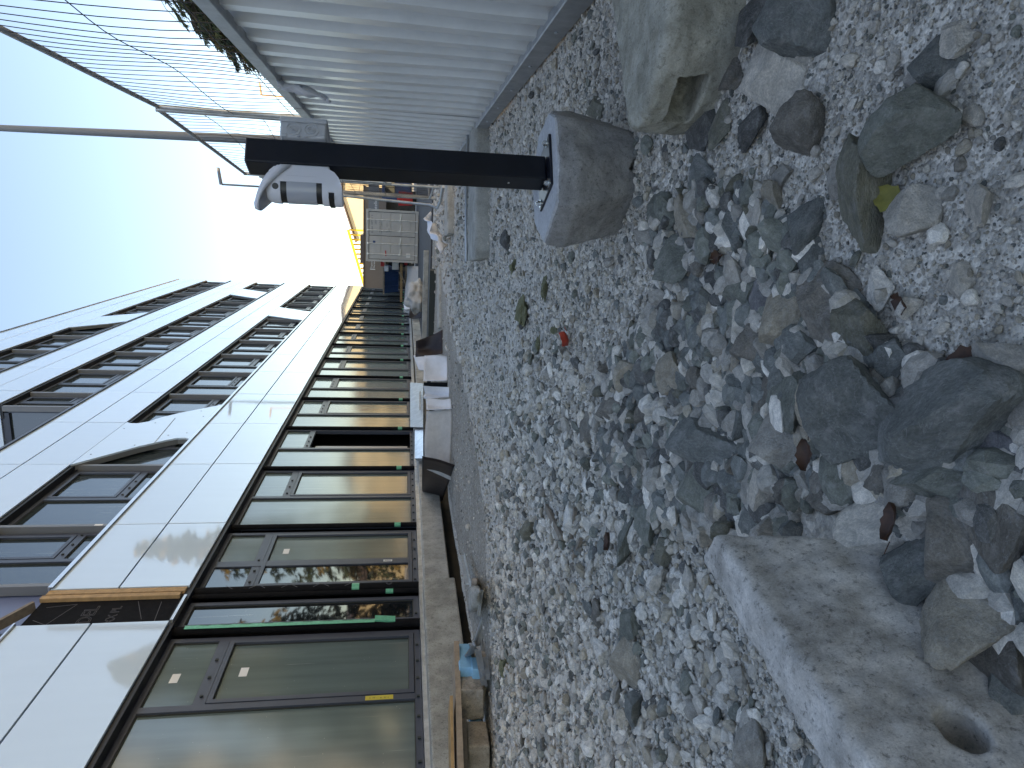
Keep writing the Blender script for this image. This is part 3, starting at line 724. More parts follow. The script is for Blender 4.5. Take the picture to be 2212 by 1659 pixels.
# base block under the post
blk = thing('post_base', 'dark grey cast concrete block carrying the black post', 'concrete block', (.13, 2.2, 0))
topz = .245
tp_ = [(.30, 2.10), (.163, 2.01), (.05, 1.995), (-.078, 2.15), (-.02, 2.33), (.12, 2.42), (.27, 2.36), (.325, 2.20)]
md_ = [(.292, 2.085), (.163, 1.99), (.04, 1.98), (-.085, 2.14), (-.03, 2.34), (.12, 2.43), (.28, 2.37), (.33, 2.19)]
bt_ = [(.262, 2.10), (.20, 2.065), (.10, 2.055), (-.02, 2.16), (.0, 2.30), (.12, 2.36), (.24, 2.31), (.28, 2.2)]
pts = [Vector((x, y, topz)) for x, y in tp_]+[Vector((x, y, topz-.055)) for x, y in md_]+[Vector((x, y, -.03)) for x, y in bt_]
n1 = cutter([GZ(1350, 352, .03), GZ(1385, 338, .0), GZ(1385, 372, .0), GZ(1357, 366, .03), GZ(1385, 338, .0)+Vector((0, .09, 0)), GZ(1385, 372, .0)+Vector((0, .09, 0)), GZ(1350, 352, .03)+Vector((0, .09, 0)), Vector((.16, 2.0, -.05)), Vector((.12, 2.0, -.05))])
n2 = cutter([GZ(1316, 472, .03), GZ(1340, 462, -.02), GZ(1350, 500, -.02), GZ(1338, 480, .03), GZ(1340, 462, -.02)+Vector((.05, .09, 0)), GZ(1350, 500, -.02)+Vector((.05, .09, 0)), GZ(1316, 472, .03)+Vector((.05, .08, 0))])
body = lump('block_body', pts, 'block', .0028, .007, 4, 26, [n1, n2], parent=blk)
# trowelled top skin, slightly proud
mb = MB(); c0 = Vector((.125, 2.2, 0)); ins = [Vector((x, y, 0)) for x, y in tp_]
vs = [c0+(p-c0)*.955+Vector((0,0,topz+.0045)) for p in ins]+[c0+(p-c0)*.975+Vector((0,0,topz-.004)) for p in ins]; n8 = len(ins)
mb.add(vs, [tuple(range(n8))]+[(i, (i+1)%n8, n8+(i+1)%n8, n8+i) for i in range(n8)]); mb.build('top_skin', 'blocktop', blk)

# ============================================================ POST, BOX AND DETECTOR (local axes, rotated and slightly leaning)
PW = .076
pst = thing('steel_post', 'black square steel post bolted on the concrete base', 'post', (.138, 2.175, topz+.005))
pst.rotation_euler = (0, R(-.5), R(28)); pst['_local'] = 1
PH = .885
mb = MB(); h_ = PW/2
mb.box(-h_, h_, -h_, h_, .009, PH); mb.build('tube', 'post', pst, bevel=.005, seg=2)
mb = MB(); mb.box(-.085, .085, -.085, .085, 0, .008); mb.build('foot_plate', 'post', pst, bevel=.002)
for (x, y) in ((-.067, -.06), (.067, -.06), (-.067, .064), (.067, .064)):
    mb = MB(); mb.tube([(x, y, .008), (x, y, .0105)], .0135, 16); mb.tube([(x, y, .0105), (x, y, .020)], .0082, 6); mb.tube([(x, y, .02), (x, y, .024)], .0045, 8)
    mb.build('bolt', 'zinc', pst)
mb = MB(); mb.tube([(-h_-.001, .0, .12), (-h_+.001, .0, .12)], .0035, 10); mb.build('rivet', 'zinc', pst)
# junction box on the right face
jb = thing('junction_box', 'grey plastic junction box with two round knockouts on the post', 'electrical box', (0, 0, 0))
jb['_local'] = 1
jb.matrix_world = pst.matrix_world
jb.location = pst.location; jb.rotation_euler = pst.rotation_euler
bz0, bz1 = .66, .79; bx0 = h_+.001
mb = MB(); mb.box(bx0, bx0+.050, -.052, .052, bz0, bz1); mb.build('body', 'plastic', jb, bevel=.009, seg=3)
mb = MB(); mb.box(bx0+.050, bx0+.066, -.054, .054, bz0-.002, bz1+.002); mb.build('lid', 'plastic', jb, bevel=.006, seg=3)
for k, zc in enumerate((.752, .702)):
    mb = MB()
    for r, d in ((.0205, .0008), (.0190, .0), ):
        pass
    for r0, r1, d in ((.0185, .0210, .0022), (.0100, .0122, .0022), (.0050, .0068, .0022), (.0, .0022, .0022)):
        n_ = 24; vs = []; fs = []
        for i in range(n_):
            t_ = 2*PI*i/n_
            for r in (r0, r1): vs.append((bx0+.0255+math.cos(t_)*r, -.0521-d, zc+math.sin(t_)*r))
            for r in (r0, r1): vs.append((bx0+.0255+math.cos(t_)*r, -.0515, zc+math.sin(t_)*r))
        for i in range(n_):
            a_, b_ = i*4, ((i+1)%n_)*4
            fs += [(a_, a_+1, b_+1, b_), (a_+1, a_+3, b_+3, b_+1), (a_, b_, b_+2, a_+2)]
        mb.add(vs, fs)
    ko = mb.build('knockout_ring', 'plastic', jb)
    t_ = text_part('54'[k], .0085, 'textd', None, Vector((0,0,0)), (0, 0, 1), (1, 0, 0), name='numeral'); t_.parent = jb
    mt = Matrix.Identity(4); X_ = Vector((1, 0, 0)); Y_ = Vector((0, 0, 1)); Z_ = X_.cross(Y_)
    for i in range(3): mt[i][0] = X_[i]; mt[i][1] = Y_[i]; mt[i][2] = Z_[i]
    mt.translation = Vector((bx0+.041, -.0526, zc+.018)) if False else Vector((bx0+.0475-.004, -.0526, zc-.003))
    t_.matrix_local = mt
mb = MB()
for zc in (.672, .778):
    mb.tube([(bx0+.006, -.049, zc-.007), (bx0+.006, -.049, zc+.007)], .006, 10)
for zc in (.716, .738): mb.box(bx0+.001, bx0+.004, -.056, -.05, zc-.005, zc+.005)
mb.build('latch', 'plastic', jb)
# detector on the left face
dt = thing('motion_detector', 'white hooded motion detector mounted on the left of the black post', 'motion detector', (0, 0, 0))
dt['_local'] = 1; dt.location = pst.location; dt.rotation_euler = pst.rotation_euler
DX = -h_-.012
def dsec(sc=1.0, x0=0.0, depth=.091, hw=.045, n_=18):
    """D-shaped outline from the wall side out to the tip"""
    out = []
    for i in range(n_+1):
        t_ = -PI/2+PI*i/n_
        c_, s_ = math.cos(t_), math.sin(t_)
        px_ = abs(c_)**.75*depth*sc; py_ = (1 if s_ > 0 else -1)*abs(s_)**.85*hw*sc
        out.append((DX-max(x0, px_), py_))
    return out
def loft(secs, close=True):
    n_ = len(secs[0]); vs = [v for s in secs for v in s]; fs = []
    for i in range(len(secs)-1):
        for j in range(n_): fs.append((i*n_+j, i*n_+(j+1)%n_, (i+1)*n_+(j+1)%n_, (i+1)*n_+j))
    mb = MB(); mb.add(vs, fs, True)
    if close: mb.add(secs[0], [tuple(range(n_))]); mb.add(secs[-1], [tuple(range(n_))])
    return mb
secs = []
for z, x0, sc in ((.612, .062, .99), (.613, .055, 1.01), (.622, .030, 1.02), (.634, .014, 1.02), (.650, .004, 1.01), (.668, 0, 1), (.74, 0, 1), (.785, 0, 1), (.802, .004, .99), (.814, .015, .95), (.822, .035, .88)):
    secs.append([(x, y, z) for x, y in dsec(sc, x0)])
bo = loft(secs).build('housing', 'hood', dt)
cb = MB(); cb.box(DX-.14, DX-.047, -.08, .08, .668, .783); ct = cb.build('cut', 'hood', dt)
cb = MB(); cb.box(DX-.14, DX-.070, -.08, .08, .634, .650); ct2 = cb.build('cut', 'hood', dt)
bpy.context.view_layer.update()
for c_ in (ct, ct2):
    q = bo.modifiers.new('b', 'BOOLEAN'); q.object = c_; q.operation = 'DIFFERENCE'; q.solver = 'EXACT'
dg = bpy.context.evaluated_depsgraph_get(); dg.update()
me = bpy.data.meshes.new_from_object(bo.evaluated_get(dg)); bo.modifiers.clear(); bo.data = me
for c_ in (ct, ct2): bpy.data.objects.remove(c_)
for p in me.polygons: p.use_smooth = True
try: me.set_sharp_from_angle(angle=R(30))
except Exception: pass
loft([[(x, y, z) for x, y in dsec(.965, .03)] for z in (.6683, .7827)]).build('sensor_core', 'darkp', dt)
loft([[(x, y, z) for x, y in dsec(.985, .03)] for z in (.684, .766)]).build('lens', 'lens', dt)
mb = MB(); mb.box(DX-.086, DX-.03, -.030, .030, .6345, .6495); mb.build('notch', 'darkp', dt)
# hood: thin shell, deeper and rising towards its lip
secs = []
def hs(z, sc, x0, tilt, depth=.105):
    return [(x, y, z+(DX-x)*tilt) for x, y in dsec(sc, x0, depth, .046)]
n_ = 22; vs = []; fs = []
outl = dsec(1.0, 0, .116, .049, n_)
for k, (sc,) in enumerate(((1.0,), (.955,))):
    for (x, y) in outl:
        t_ = (DX-x)/.116
        xx = DX-(DX-x)*sc; yy = y*sc
        zl = .752+.090*(1-(1-min(1, t_))**1.45)+(0.002 if k else 0)
        zu = .802+.056*max(t_, 1e-4)**.5 - (0.004 if k else 0)
        vs.append((xx, yy, zl)); vs.append((DX-(DX-xx)*(1.0), yy*.95, max(zl+.002, zu-.010))); vs.append((DX-.006-(DX-xx)*.93, yy*.78, zu-.003)); vs.append((DX-.02-(DX-xx)*.70, 0 if False else yy*.4, zu-.008*(1-t_)))
m4 = len(outl)
for k in (0, 1):
    for i in range(m4-1):
        for j in range(3):
            a_ = k*m4*4+i*4+j; fs.append((a_, a_+4, a_+5, a_+1))
for i in range(m4-1): fs.append((i*4, i*4+4, m4*4+i*4+4, m4*4+i*4))
fs.append(tuple(i*4+3 for i in range(m4)))
mb = MB(); mb.add(vs, fs, True); mb.build('rain_hood', 'hoodlid', dt)
mb = MB(); mb.box(DX, DX+.012, -.035, .035, .65, .79); mb.build('wall_bracket', 'hood', dt, bevel=.003)
mb = MB(); mb.tube([(DX-.060, -.034, .796), (DX-.0615, -.0375, .796)], .009, 14); mb.build('sensor_eye', 'darkp', dt)

# ============================================================ LOOSE CONCRETE BARS BEHIND
def bar_block(label, pts, z0, z1, m='bar', rough=.004):
    ps = [Vector((x, y, z1)) for x, y in pts]+[Vector((x+(.02 if x < 0 else 0), y, z0)) for x, y in pts]
    o = lump('concrete_bar', ps, m, rough, .012, 2, 12); tag(o, label, 'concrete block', 'concrete bars lying under the far fence'); return o
bar_block('long pale concrete bar lying across the gravel behind the black post', [(-.345, 5.60), (.80, 5.98), (.72, 6.55), (-.41, 6.22)], -.04, .125)
bar_block('second concrete bar under the far mesh fence with white sheeting on it', [(-.28, 9.8), (.62, 10.2), (.55, 10.9), (-.34, 10.6)], -.04, .10)
bar_block('farthest small concrete kerb piece lying near the container', [(-2.0, 12.2), (-.9, 12.9), (-1.0, 13.4), (-2.1, 12.7)], -.04, .06)
m_ = MB(); m_.tube([(-.40, 6.19, .135), (-.1, 6.18, .15), (.2, 6.30, .15), (.7, 6.5, .14)], .012, 8)
tag(m_.build('steel_tube', 'galv'), 'thin galvanised tube lying on the long pale concrete bar', 'tube')
sh_ = patch([(-.55, 10.1, .16), (-.05, 11.0, .36), (.02, 11.2, .30), (-.48, 10.7, .05)], 16, 12, .16, 4.5, 9, .004, .06)
tag(sh_.build('plastic_sheet', 'white'), 'crumpled white plastic sheet on the far concrete bar', 'sheet')
m_ = MB(); m_.box(-2.9, -1.2, 15.0, 15.5, .0, .14); tag(m_.build('dark_trough', 'gasket'), 'long dark low trough lying at the road edge before the container', 'trough')
m_ = MB(); m_.box(-4.2, -1.0, 19.0, 19.25, .03, .17); tag(m_.build('kerb', 'bar', bevel=.01), 'pale kerb along the near side of the road', 'kerb')

# ============================================================ SHIPPING CONTAINER
CY = 34.0
ctn = thing('shipping_container', 'light grey shipping container with closed double doors facing the viewer', 'container', (-1.2, CY, 0))
CX0, CX1, CZ0, CZ1 = -2.40, .04, .06, 2.52
mb = MB(); mb.box(CX0+.03, CX1-.03, CY+.12, CY+6.0, CZ0+.1, CZ1-.04)
for i in range(22):
    y = CY+.3+i*.26; mb.box(CX1-.03, CX1+.005, y, y+.14, CZ0+.15, CZ1-.12); mb.box(CX0-.005, CX0+.03, y, y+.14, CZ0+.15, CZ1-.12)
mb.build('box_body', 'paint', ctn)
mb = MB()
for x in (CX0, CX1-.10): mb.box(x, x+.10, CY, CY+.12, CZ0, CZ1)
mb.box(CX0+.1, CX1-.1, CY, CY+.12, CZ1-.12, CZ1); mb.box(CX0+.1, CX1-.1, CY, CY+.12, CZ0, CZ0+.13)
mb.build('door_frame', 'paint', ctn, bevel=.008)
mb = MB(); mb.box(CX0+.08, CX1-.08, CY+.08, CY+.12, CZ0+.11, CZ1-.1); mb.build('seal', 'gasket', ctn)
xm = (CX0+CX1)/2
for (a, b) in ((CX0+.12, xm-.012), (xm+.012, CX1-.12)):
    mb = MB(); mb.box(a, b, CY+.04, CY+.085, CZ0+.15, CZ1-.14)
    for f0, f1 in ((.10, .27), (.31, .50), (.54, .71), (.75, .93)):
        hz = CZ1-CZ0-.29; mb.box(a+.05, b-.05, CY+.018, CY+.04, CZ0+.15+hz*f0, CZ0+.15+hz*f1)
    d_ = mb.build('door', 'paint', ctn, bevel=.004)
    for fx in (.22, .68):
        x = a+(b-a)*fx; m_ = MB(); m_.tube([(x, CY-.02, CZ0+.02), (x, CY-.02, CZ1-.03)], .02, 8)
        for z in (CZ0+.08, CZ0+.9, CZ1-.08): m_.box(x-.035, x+.035, CY-.03, CY+.02, z-.03, z+.03)
        m_.build('lock_rod', 'galvl', d_)
        m_ = MB(); m_.bar((x, CY-.04, CZ0+.86), (x+.30, CY-.045, CZ0+.83), .02, .035); m_.build('handle', 'galvl', d_)
for z in (.25, .95, 1.6, 2.3):
    for x in (CX0-.015, CX1-.02):
        m_ = MB(); m_.box(x, x+.035, CY-.03, CY+.03, CZ0+z-.06, CZ0+z+.06); m_.build('hinge', 'paint', ctn)
mb = MB()
for x in (CX0-.005, CX1-.155):
    for z in (CZ0-.005, CZ1-.11): mb.box(x, x+.16, CY-.008, CY+.16, z, z+.115)
mb.build('corner_casting', 'paint', ctn)
XD, ZD = (1, 0, 0), (0, 0, 1); ty = CY+.014
text_part('LCGU  107793  5', .115, 'textd', ctn, (xm+.12, ty, 2.20), XD, ZD)
text_part('22G1', .105, 'textd', ctn, (xm+.52, ty, 2.04), XD, ZD)
for i, s_ in enumerate(('MAX. GROSS  30.480 KG', 'TARE          2.180 KG', 'NET          28.300 KG', 'CU. CAP.      33.2 CU.M')):
    text_part(s_, .055, 'textd', ctn, (xm+.16, ty, 1.86-i*.09-(.16 if i > 1 else 0)), XD, ZD)
m_ = MB(); m_.box(xm-.35, xm-.24, ty-.004, ty+.01, 2.08, 2.20); m_.build('blue_sticker', 'blue', ctn)
m_ = MB(); m_.bar((xm-.95, ty-.002, 1.58), (xm-.68, ty-.002, 1.60), .006, .045); m_.build('orange_sticker', 'red', ctn)
m_ = MB(); m_.box(xm-.98, xm-.78, ty-.004, ty+.01, .42, .62); m_.build('data_plate', 'label', ctn)

# ============================================================ THINGS AROUND THE CONTAINER
sk = thing('blue_skip', 'dark blue waste skip with ribbed side left of the container', 'skip', (-4.3, 38, 0))
mb = MB(); a0, a1 = PY(948, 1, 40), 0
mb.hexa([(-4.2, 37.5, 1.0), (-3.15, 37.5, 1.0), (-3.15, 40, 1.0), (-4.2, 40, 1.0), (-4.3, 37.2, 1.74), (-3.0, 37.2, 1.74), (-3.0, 40.3, 1.74), (-4.3, 40.3, 1.74)]); mb.build('tub', 'blue', sk)
for i in range(5):
    m_ = MB(); x = -4.2+i*.28; m_.bar((x+.04, 37.4, 1.0), (x, 37.12, 1.7), .06, .06); m_.build('rib', 'blue', sk)
m_ = MB(); m_.box(-4.35, -2.95, 37.12, 37.24, 1.72, 1.80); m_.build('rim', 'oldwood', sk)
sk.location = (-4.3, 38, 0)
for i, (x0, z, x1, zz, lb, mm) in enumerate(((-5.6, .82, -2.6, .85, 'pale board on top of the timber stack left of the container', 'timber'), (-5.8, .55, -2.7, .60, 'weathered board in the middle of the timber stack', 'oldwood'), (-5.4, .32, -2.55, .30, 'lowest weathered beam of the timber stack', 'oldwood'), (-4.6, .15, -2.7, .62, 'slanting thin batten leaning on the timber stack', 'ply'), (-4.2, .25, -3.0, .95, 'steep thin batten leaning beside the container', 'ply'))):
    m_ = MB(); m_.bar((x0, 36.4-.1*i, z), (x1, 36.0-.1*i, zz), .25 if i < 3 else .06, .12 if i < 3 else .07)
    tag(m_.build('timber_board', mm), lb, 'board', 'boards stacked left of the container')
for x, z, s_, mm, lb in ((-2.95, 1.62, .28, 'white', 'white box on the heap left of the container'), (-2.72, 1.82, .24, 'red', 'small red crate beside the container top'), (-2.78, 1.15, .42, 'label', 'pale carton behind the container corner'), (-2.62, .62, .22, 'red', 'small red can by the container foot')):
    m_ = MB(); m_.box(x-s_/2, x+s_/2, 36.8, 36.8+s_, z-s_*.4, z+s_*.4); m_.box(x-s_/2-.01, x+s_/2+.01, 36.79, 36.81+s_, z+s_*.3, z+s_*.41); tag(m_.build('storage_box', mm, bevel=.02), lb, 'box', 'boxes heaped left of the container')
sh_ = patch([(-5.2, 33.0, .75), (-2.6, 35.0, .62), (-2.5, 33.4, .04), (-5.2, 31.0, .04)], 14, 10, .12, 3, 12, .01, .1)
tag(sh_.build('tarpaulin', 'fleece'), 'brownish grey tarpaulin over a heap left of the container', 'tarpaulin')
vn = thing('blue_van', 'dark blue vehicle with red tail partly hidden behind the container', 'van', (1.6, 44, 0))
mb = MB(); mb.hexa([(.6, 43, .35), (2.6, 43, .35), (2.6, 47.5, .35), (.6, 47.5, .35), (.7, 43.2, 2.1), (2.5, 43.2, 2.1), (2.5, 47, 2.1), (.7, 47, 2.1)]); mb.build('body', 'blue', vn, bevel=.08, seg=2)
mb = MB(); mb.box(.8, 2.4, 43.02, 43.12, 1.35, 1.9); mb.build('rear_window', 'glassd', vn)
for x in (.66, 2.42):
    m_ = MB(); m_.box(x, x+.14, 42.98, 43.1, .7, 1.2); m_.build('tail_light', 'red', vn)
    m_ = MB(); m_.tube([(x-.05, 43.9, .35), (x+.16, 43.9, .35)], .33, 14); m_.build('wheel', 'gasket', vn)
m_ = MB(); m_.hexa([(.35, 38.5, .3), (1.0, 38.5, .3), (1.0, 39.1, .3), (.35, 39.1, .3), (.3, 38.4, 1.0), (1.05, 38.4, 1.0), (1.05, 39.2, 1.0), (.3, 39.2, 1.0)]); m_.box(.28, 1.07, 38.38, 39.22, 1.0, 1.06)
tag(m_.build('red_bin', 'red', bevel=.03), 'red plastic bin right behind the container corner', 'bin')

# ============================================================ FAR BUILDINGS
bb = thing('brown_building', 'flat brown clad building with pale wall lettering behind the container', 'building', (-9, 50, 0))
mb = MB(); mb.box(-22, 1.5, 49, 60, 2.0, 3.45); mb.build('fascia', 'brownclad', bb)
mb = MB(); mb.box(-22, 1.4, 49.6, 60, .02, 2.0); mb.build('wall', 'trench', bb)
mb = MB(); mb.box(-22.1, 1.6, 48.9, 60.1, 3.45, 3.52); mb.build('roof_edge', 'tile', bb)
mb = MB(); mb.box(-3.6, -1.7, 48.95, 58, 3.525, 3.72); mb.build('roof_plant', 'tile', bb)
for i in range(9):
    m_ = MB(); m_.box(-11.5+i*1.1, -10.7+i*1.1, 49.55, 49.6, .4, 1.8); m_.build('window', 'glassd', bb)
t1 = PY(804.3, 578.9, 48.98); t2 = PY(809.8, 578.6, 48.98); b0 = PY(810.5, 582.6, 48.96); b1 = PY(799.5, 580.3, 48.96)
text_part('Espace', .175, 'label', bb, t1, XD, ZD); text_part('Bureau', .175, 'label', bb, t2, XD, ZD)
mb = MB(); mb.box(b0.x, b1.x, 48.95, 48.99, b0.z, b1.z); mb.build('sign_bar', 'label', bb)
w0 = PY(818, 457, 46.0); w1 = PY(796, 418, 46.0); mb = MB(); mb.box(w0.x, w1.x+1.2, 46.0, 46.3, w0.z, w1.z); mb.build('shop_fascia', 'lampgrey', bb)
t3 = PY(814.5, 454, 45.98); text_part('atelier', .30, 'label', bb, t3, XD, ZD)
yb = thing('yellow_building', 'sunlit pale yellow rendered building with low gabled wall behind the container', 'building', (2, 75, 0))
mb = MB(); mb.prism([(-3.2, .02), (9, .02), (9, 5.2), (6.5, 6.9), (1.2, 7.15), (-3.2, 5.7)], 'y', 75, 86); mb.build('wall', 'render_y', yb)
for x in (.2, 4.4):
    m_ = MB(); m_.box(x, x+.35, 74.96, 75, 4.4, 4.9); m_.build('window', 'glassd', yb)
m_ = MB(); m_.prism([(-3.4, 5.72), (1.15, 7.2), (1.15, 7.35), (-3.4, 5.85)], 'y', 74.7, 86.1); m_.prism([(1.15, 7.2), (6.6, 6.95), (6.6, 7.1), (1.15, 7.35)], 'y', 74.7, 86.1); m_.build('roof', 'tile', yb)
st = thing('yellow_canopy', 'sunlit yellow sloping canopy with ribs left of the yellow building', 'canopy', (-7, 70, 0))
mb = MB(); mb.bar((-9.2, 70, 4.1), (-2.0, 70, 6.2), .5, .22); mb.build('beam', 'ycan', st)
for i in range(16):
    f_ = i/15; x = -9+6.9*f_; m_ = MB(); m_.box(x, x+.16, 70.2, 70.5, 2.5, 4.0+2.1*f_); m_.build('post', 'ycan', st)
m_ = MB(); m_.box(-9.2, -2.0, 71, 71.2, .02, 4.2); m_.build('wall', 'render_y', st)
for i, (x, y, w_, h_2, lb) in enumerate(((14, 88, 9, 5.6, 'low sunlit yellow house beyond the hoarding, nearest the canopy'), (26, 92, 8, 7.5, 'taller sunlit yellow house beyond the hoarding'), (37, 86, 12, 5.2, 'wide low sunlit yellow house far to the right'), (52, 90, 10, 7, 'sunlit yellow house at the far right end of the row'))):
    hh = thing('yellow_house', lb, 'house', (x, y, 0), 'sunlit houses beyond the hoarding')
    m_ = MB(); m_.box(x-w_/2, x+w_/2, y, y+9, .02, h_2); m_.build('wall', 'render_y', hh)
    m_ = MB(); m_.prism([(x-w_/2-.4, h_2+.01), (x+w_/2+.4, h_2+.01), (x, h_2+1.6)], 'y', y-.4, y+9.4); m_.build('roof', 'tile', hh)
    for k in range(int(w_/2.2)):
        for z in (1.2, 3.9) if h_2 > 5 else (1.2,):
            m_ = MB(); xx = x-w_/2+1+k*2.2; m_.box(xx, xx+1.0, y-.05, y, z, z+1.2); m_.build('window', 'glassd', hh)

pb = thing('bounce_building', 'unseen pale building added beyond the hoarding to bounce sunlight, mirrored in the ground floor panes', 'building', (22, 0, 0))  # out of view, added to bounce sunlight onto the shaded ground
mb = MB(); mb.box(17, 29, -26, 30, .02, 14.2); mb.build('wall', 'pale_render', pb)
mb = MB(); mb.box(16.7, 29.3, -26.3, 30.3, 14.2, 14.5); mb.build('roof', 'tile', pb)
for y in np.arange(-24, 29, 3.1):
    for z in (1.1, 4.3, 7.5, 10.7):
        m_ = MB(); m_.box(16.94, 16.995, y, y+1.25, z, z+1.5); w__ = m_.build('window', 'glassd', pb)
        m_ = MB(); m_.box(16.90, 16.94, y-.05, y+1.3, z-.10, z-.02); m_.build('sill', 'label', w__)
# ============================================================ LAMPS
def lamp(loc, ht, r0, r1, arm, label, m='lampgrey'):
    t = thing('street_lamp', label, 'street lamp', loc)
    x, y, _ = loc
    m_ = MB(); m_.tube([(x, y, .02), (x, y, ht)], r0, 14, r2=r1); m_.build('pole', m, t)
    m_ = MB(); L = arm
    m_.hexa([(x-.02, y-.12, ht-.02), (x+L, y-.14, ht+.10), (x+L, y+.14, ht+.10), (x-.02, y+.12, ht-.02), (x-.02, y-.10, ht+.10), (x+L, y-.08, ht+.20), (x+L, y+.08, ht+.20), (x-.02, y+.10, ht+.10)])
    m_.build('lamp_head', m, t, bevel=.02, seg=2); return t
lp = thing('tall_grey_pole', 'tall tapered grey pole rising out of the picture behind the fence', 'pole', (1.40, 16, 0))
m_ = MB(); m_.tube([(1.42, 16, .02), (1.19, 16, 9.0)], .125, 16, r2=.062); m_.build('pole', 'lampgrey', lp)
m_ = MB(); m_.tube([(1.42, 16, .02), (1.415, 16, .5)], .16, 16); m_.build('base_collar', 'lampgrey', lp)
lamp((.78, 35, 0), 9.2, .07, .045, .75, 'slim grey street lamp with flat head seen left of the pole')
lamp((8.3, 60, 0), 12.0, .09, .06, .9, 'distant sunlit street lamp showing through the mesh', 'timber')  # warm timber colour paints the sunlight on this lamp

# ============================================================ TREES
def conifer(x, y, ht, rad, label, n_br=120, seed=1, zmin=1.0, gold=.12, leaves=26, droop=.5, sz=.12):
    rr = random.Random(seed)
    t = thing('conifer_tree', label, 'tree', (x, y, 0), 'conifers beyond the hoarding')
    m_ = MB(); m_.tube([(x, y, -.1), (x+.05, y, ht*.5), (x, y+.05, ht)], rad*.09, 8, r2=.02); m_.build('trunk', 'bark', t)
    bv, bf, gvv, gff = [], [], [], []; br = MB()
    for i in range(n_br):
        f_ = (i+rr.random())/n_br; z = zmin+(ht-zmin)*f_; L = rad*(1-f_)**.75*rr.uniform(.65, 1.15)+.15
        an = i*2.4+rr.uniform(-.4, .4); d = Vector((math.cos(an), math.sin(an), 0)); p0 = Vector((x, y, z))
        def pos(u): return p0+d*(L*u)+Vector((0, 0, L*(.25*u-droop*u*u)))
        br.tube([pos(0), pos(.5), pos(1)], .02+.01*L, 4, cap=False, r2=.004)
        lv, lf = (gvv, gff) if rr.random() < gold else (bv, bf)
        for k in range(leaves):
            u = rr.uniform(.15, 1.05); c = pos(u)+Vector((rr.uniform(-1, 1), rr.uniform(-1, 1), rr.uniform(-1.2, .5)))*(L*.13+.05)
            for q in range(3):
                dr = (d*rr.uniform(.1, 1)+Vector((rr.uniform(-.8, .8), rr.uniform(-.8, .8), -rr.uniform(.2, 1.4)))).normalized()
                s_ = sz*rr.uniform(.7, 1.6); pr = dr.cross(Vector((rr.uniform(-1, 1), rr.uniform(-1, 1), rr.uniform(-1, 1)))).normalized()*s_*.13
                k0 = len(lv); lv += [c-pr, c+pr, c+dr*s_*.6+pr*1.3, c+dr*s_, c+dr*s_*.6-pr*1.3]; lf.append((k0, k0+1, k0+2, k0+3, k0+4))
    br.build('branches', 'bark', t)
    m_ = MB(); m_.add(bv, bf); m_.build('crown', 'leafg', t)
    if gvv: m_ = MB(); m_.add(gvv, gff); m_.build('sun_painted_tips', 'leaf_sun', t)  # gold copy of the foliage paints sunlit tips
    return t
conifer(17.5, 52, 21, 3.6, 'tall dark conifer far beyond the hoarding, mirrored in the facade panels', 150, 2, 1, .3, 26, .35, .38)
conifer(4.7, 10.8, 6.2, 2.2, 'near conifer whose drooping sprays hang over the mesh fence', 170, 5, 1.4, .22, 70, .8, .10)
conifer(8.5, 24.5, 11.5, 3.5, 'middle conifer whose drooping tips show through the mesh above the hoarding', 170, 9, 1.0, .3, 60, .75, .22)
# drooping sprays reaching over the fence
sp = thing('conifer_branch', 'drooping conifer branch with sprays in green and painted sunlit gold over the hoarding top', 'branch', (2.0, 9.5, 3.0))
rr = random.Random(4)
def spray(px, py, dist, L, dz, n_=9):
    a = PY(px, py, dist); br_ = MB(); lf_ = MB()
    for i in range(n_):
        st_ = a+Vector((rr.uniform(.0, .25), rr.uniform(-.2, .2), rr.uniform(-.12, .15)))
        dr = Vector((-1, rr.uniform(-.3, .3), -rr.uniform(.1, dz))).normalized()
        pts_ = [st_-dr*.15, st_+dr*L*.5, st_+dr*L+Vector((0, 0, -.08))]; br_.tube(pts_, .004, 4, cap=False, r2=.0015)
        for k in range(130):
            u = rr.random(); c = pts_[0].lerp(pts_[2], u)+Vector((0, 0, -.02*u))
            q = (dr*.6+Vector((rr.uniform(-.6, .6), rr.uniform(-.6, .6), -rr.uniform(0, 1.2)))).normalized(); s_ = rr.uniform(.04, .09)
            pr = q.cross(Vector((rr.uniform(-1, 1), rr.uniform(-1, 1), .3))).normalized()*.0055
            lf_.add([c-pr, c+pr, c+q*s_*.7+pr, c+q*s_, c+q*s_*.7-pr], [(0, 1, 2, 3, 4)])
    br_.build('twig', 'bark', sp); return lf_
for (px, py, d, L, dz, g, n_) in ((450, 0, 8.5, .5, .8, 0, 12), (385, 0, 8.4, .35, 1.1, 0, 9), (425, 15, 8.5, .45, .9, 0, 10), (450, 40, 8.7, .4, .7, 1, 6), (480, 20, 8.6, .55, .8, 0, 14), (500, 50, 8.8, .5, .7, 1, 8), (410, -5, 8.6, .5, 1.0, 0, 8), (375, -8, 8.6, .35, .9, 0, 5), (525, 85, 9.2, .4, .6, 0, 9), (470, 10, 9, .35, .9, 0, 9), (500, 35, 9, .45, .9, 0, 12), (465, 45, 9, .35, .6, 1, 5), (480, 70, 9.4, .4, .7, 0, 9), (515, 95, 9.5, .35, .7, 0, 7), (545, 60, 9, .45, .7, 0, 9), (395, 5, 9, .5, 1.0, 0, 6), (420, 10, 9.3, .4, 1, 0, 7), (540, 110, 10, .35, .5, 0, 4), (440, 25, 9, .35, 1.0, 0, 6), (560, 115, 9, .3, .4, 1, 3)):
    spray(px-12, py-6, d, L, dz, int(n_*1.5)).build('leaf_spray', 'leaf_sun' if g else 'leafg', sp)  # gold sprays have sunlight painted into the leaf colour

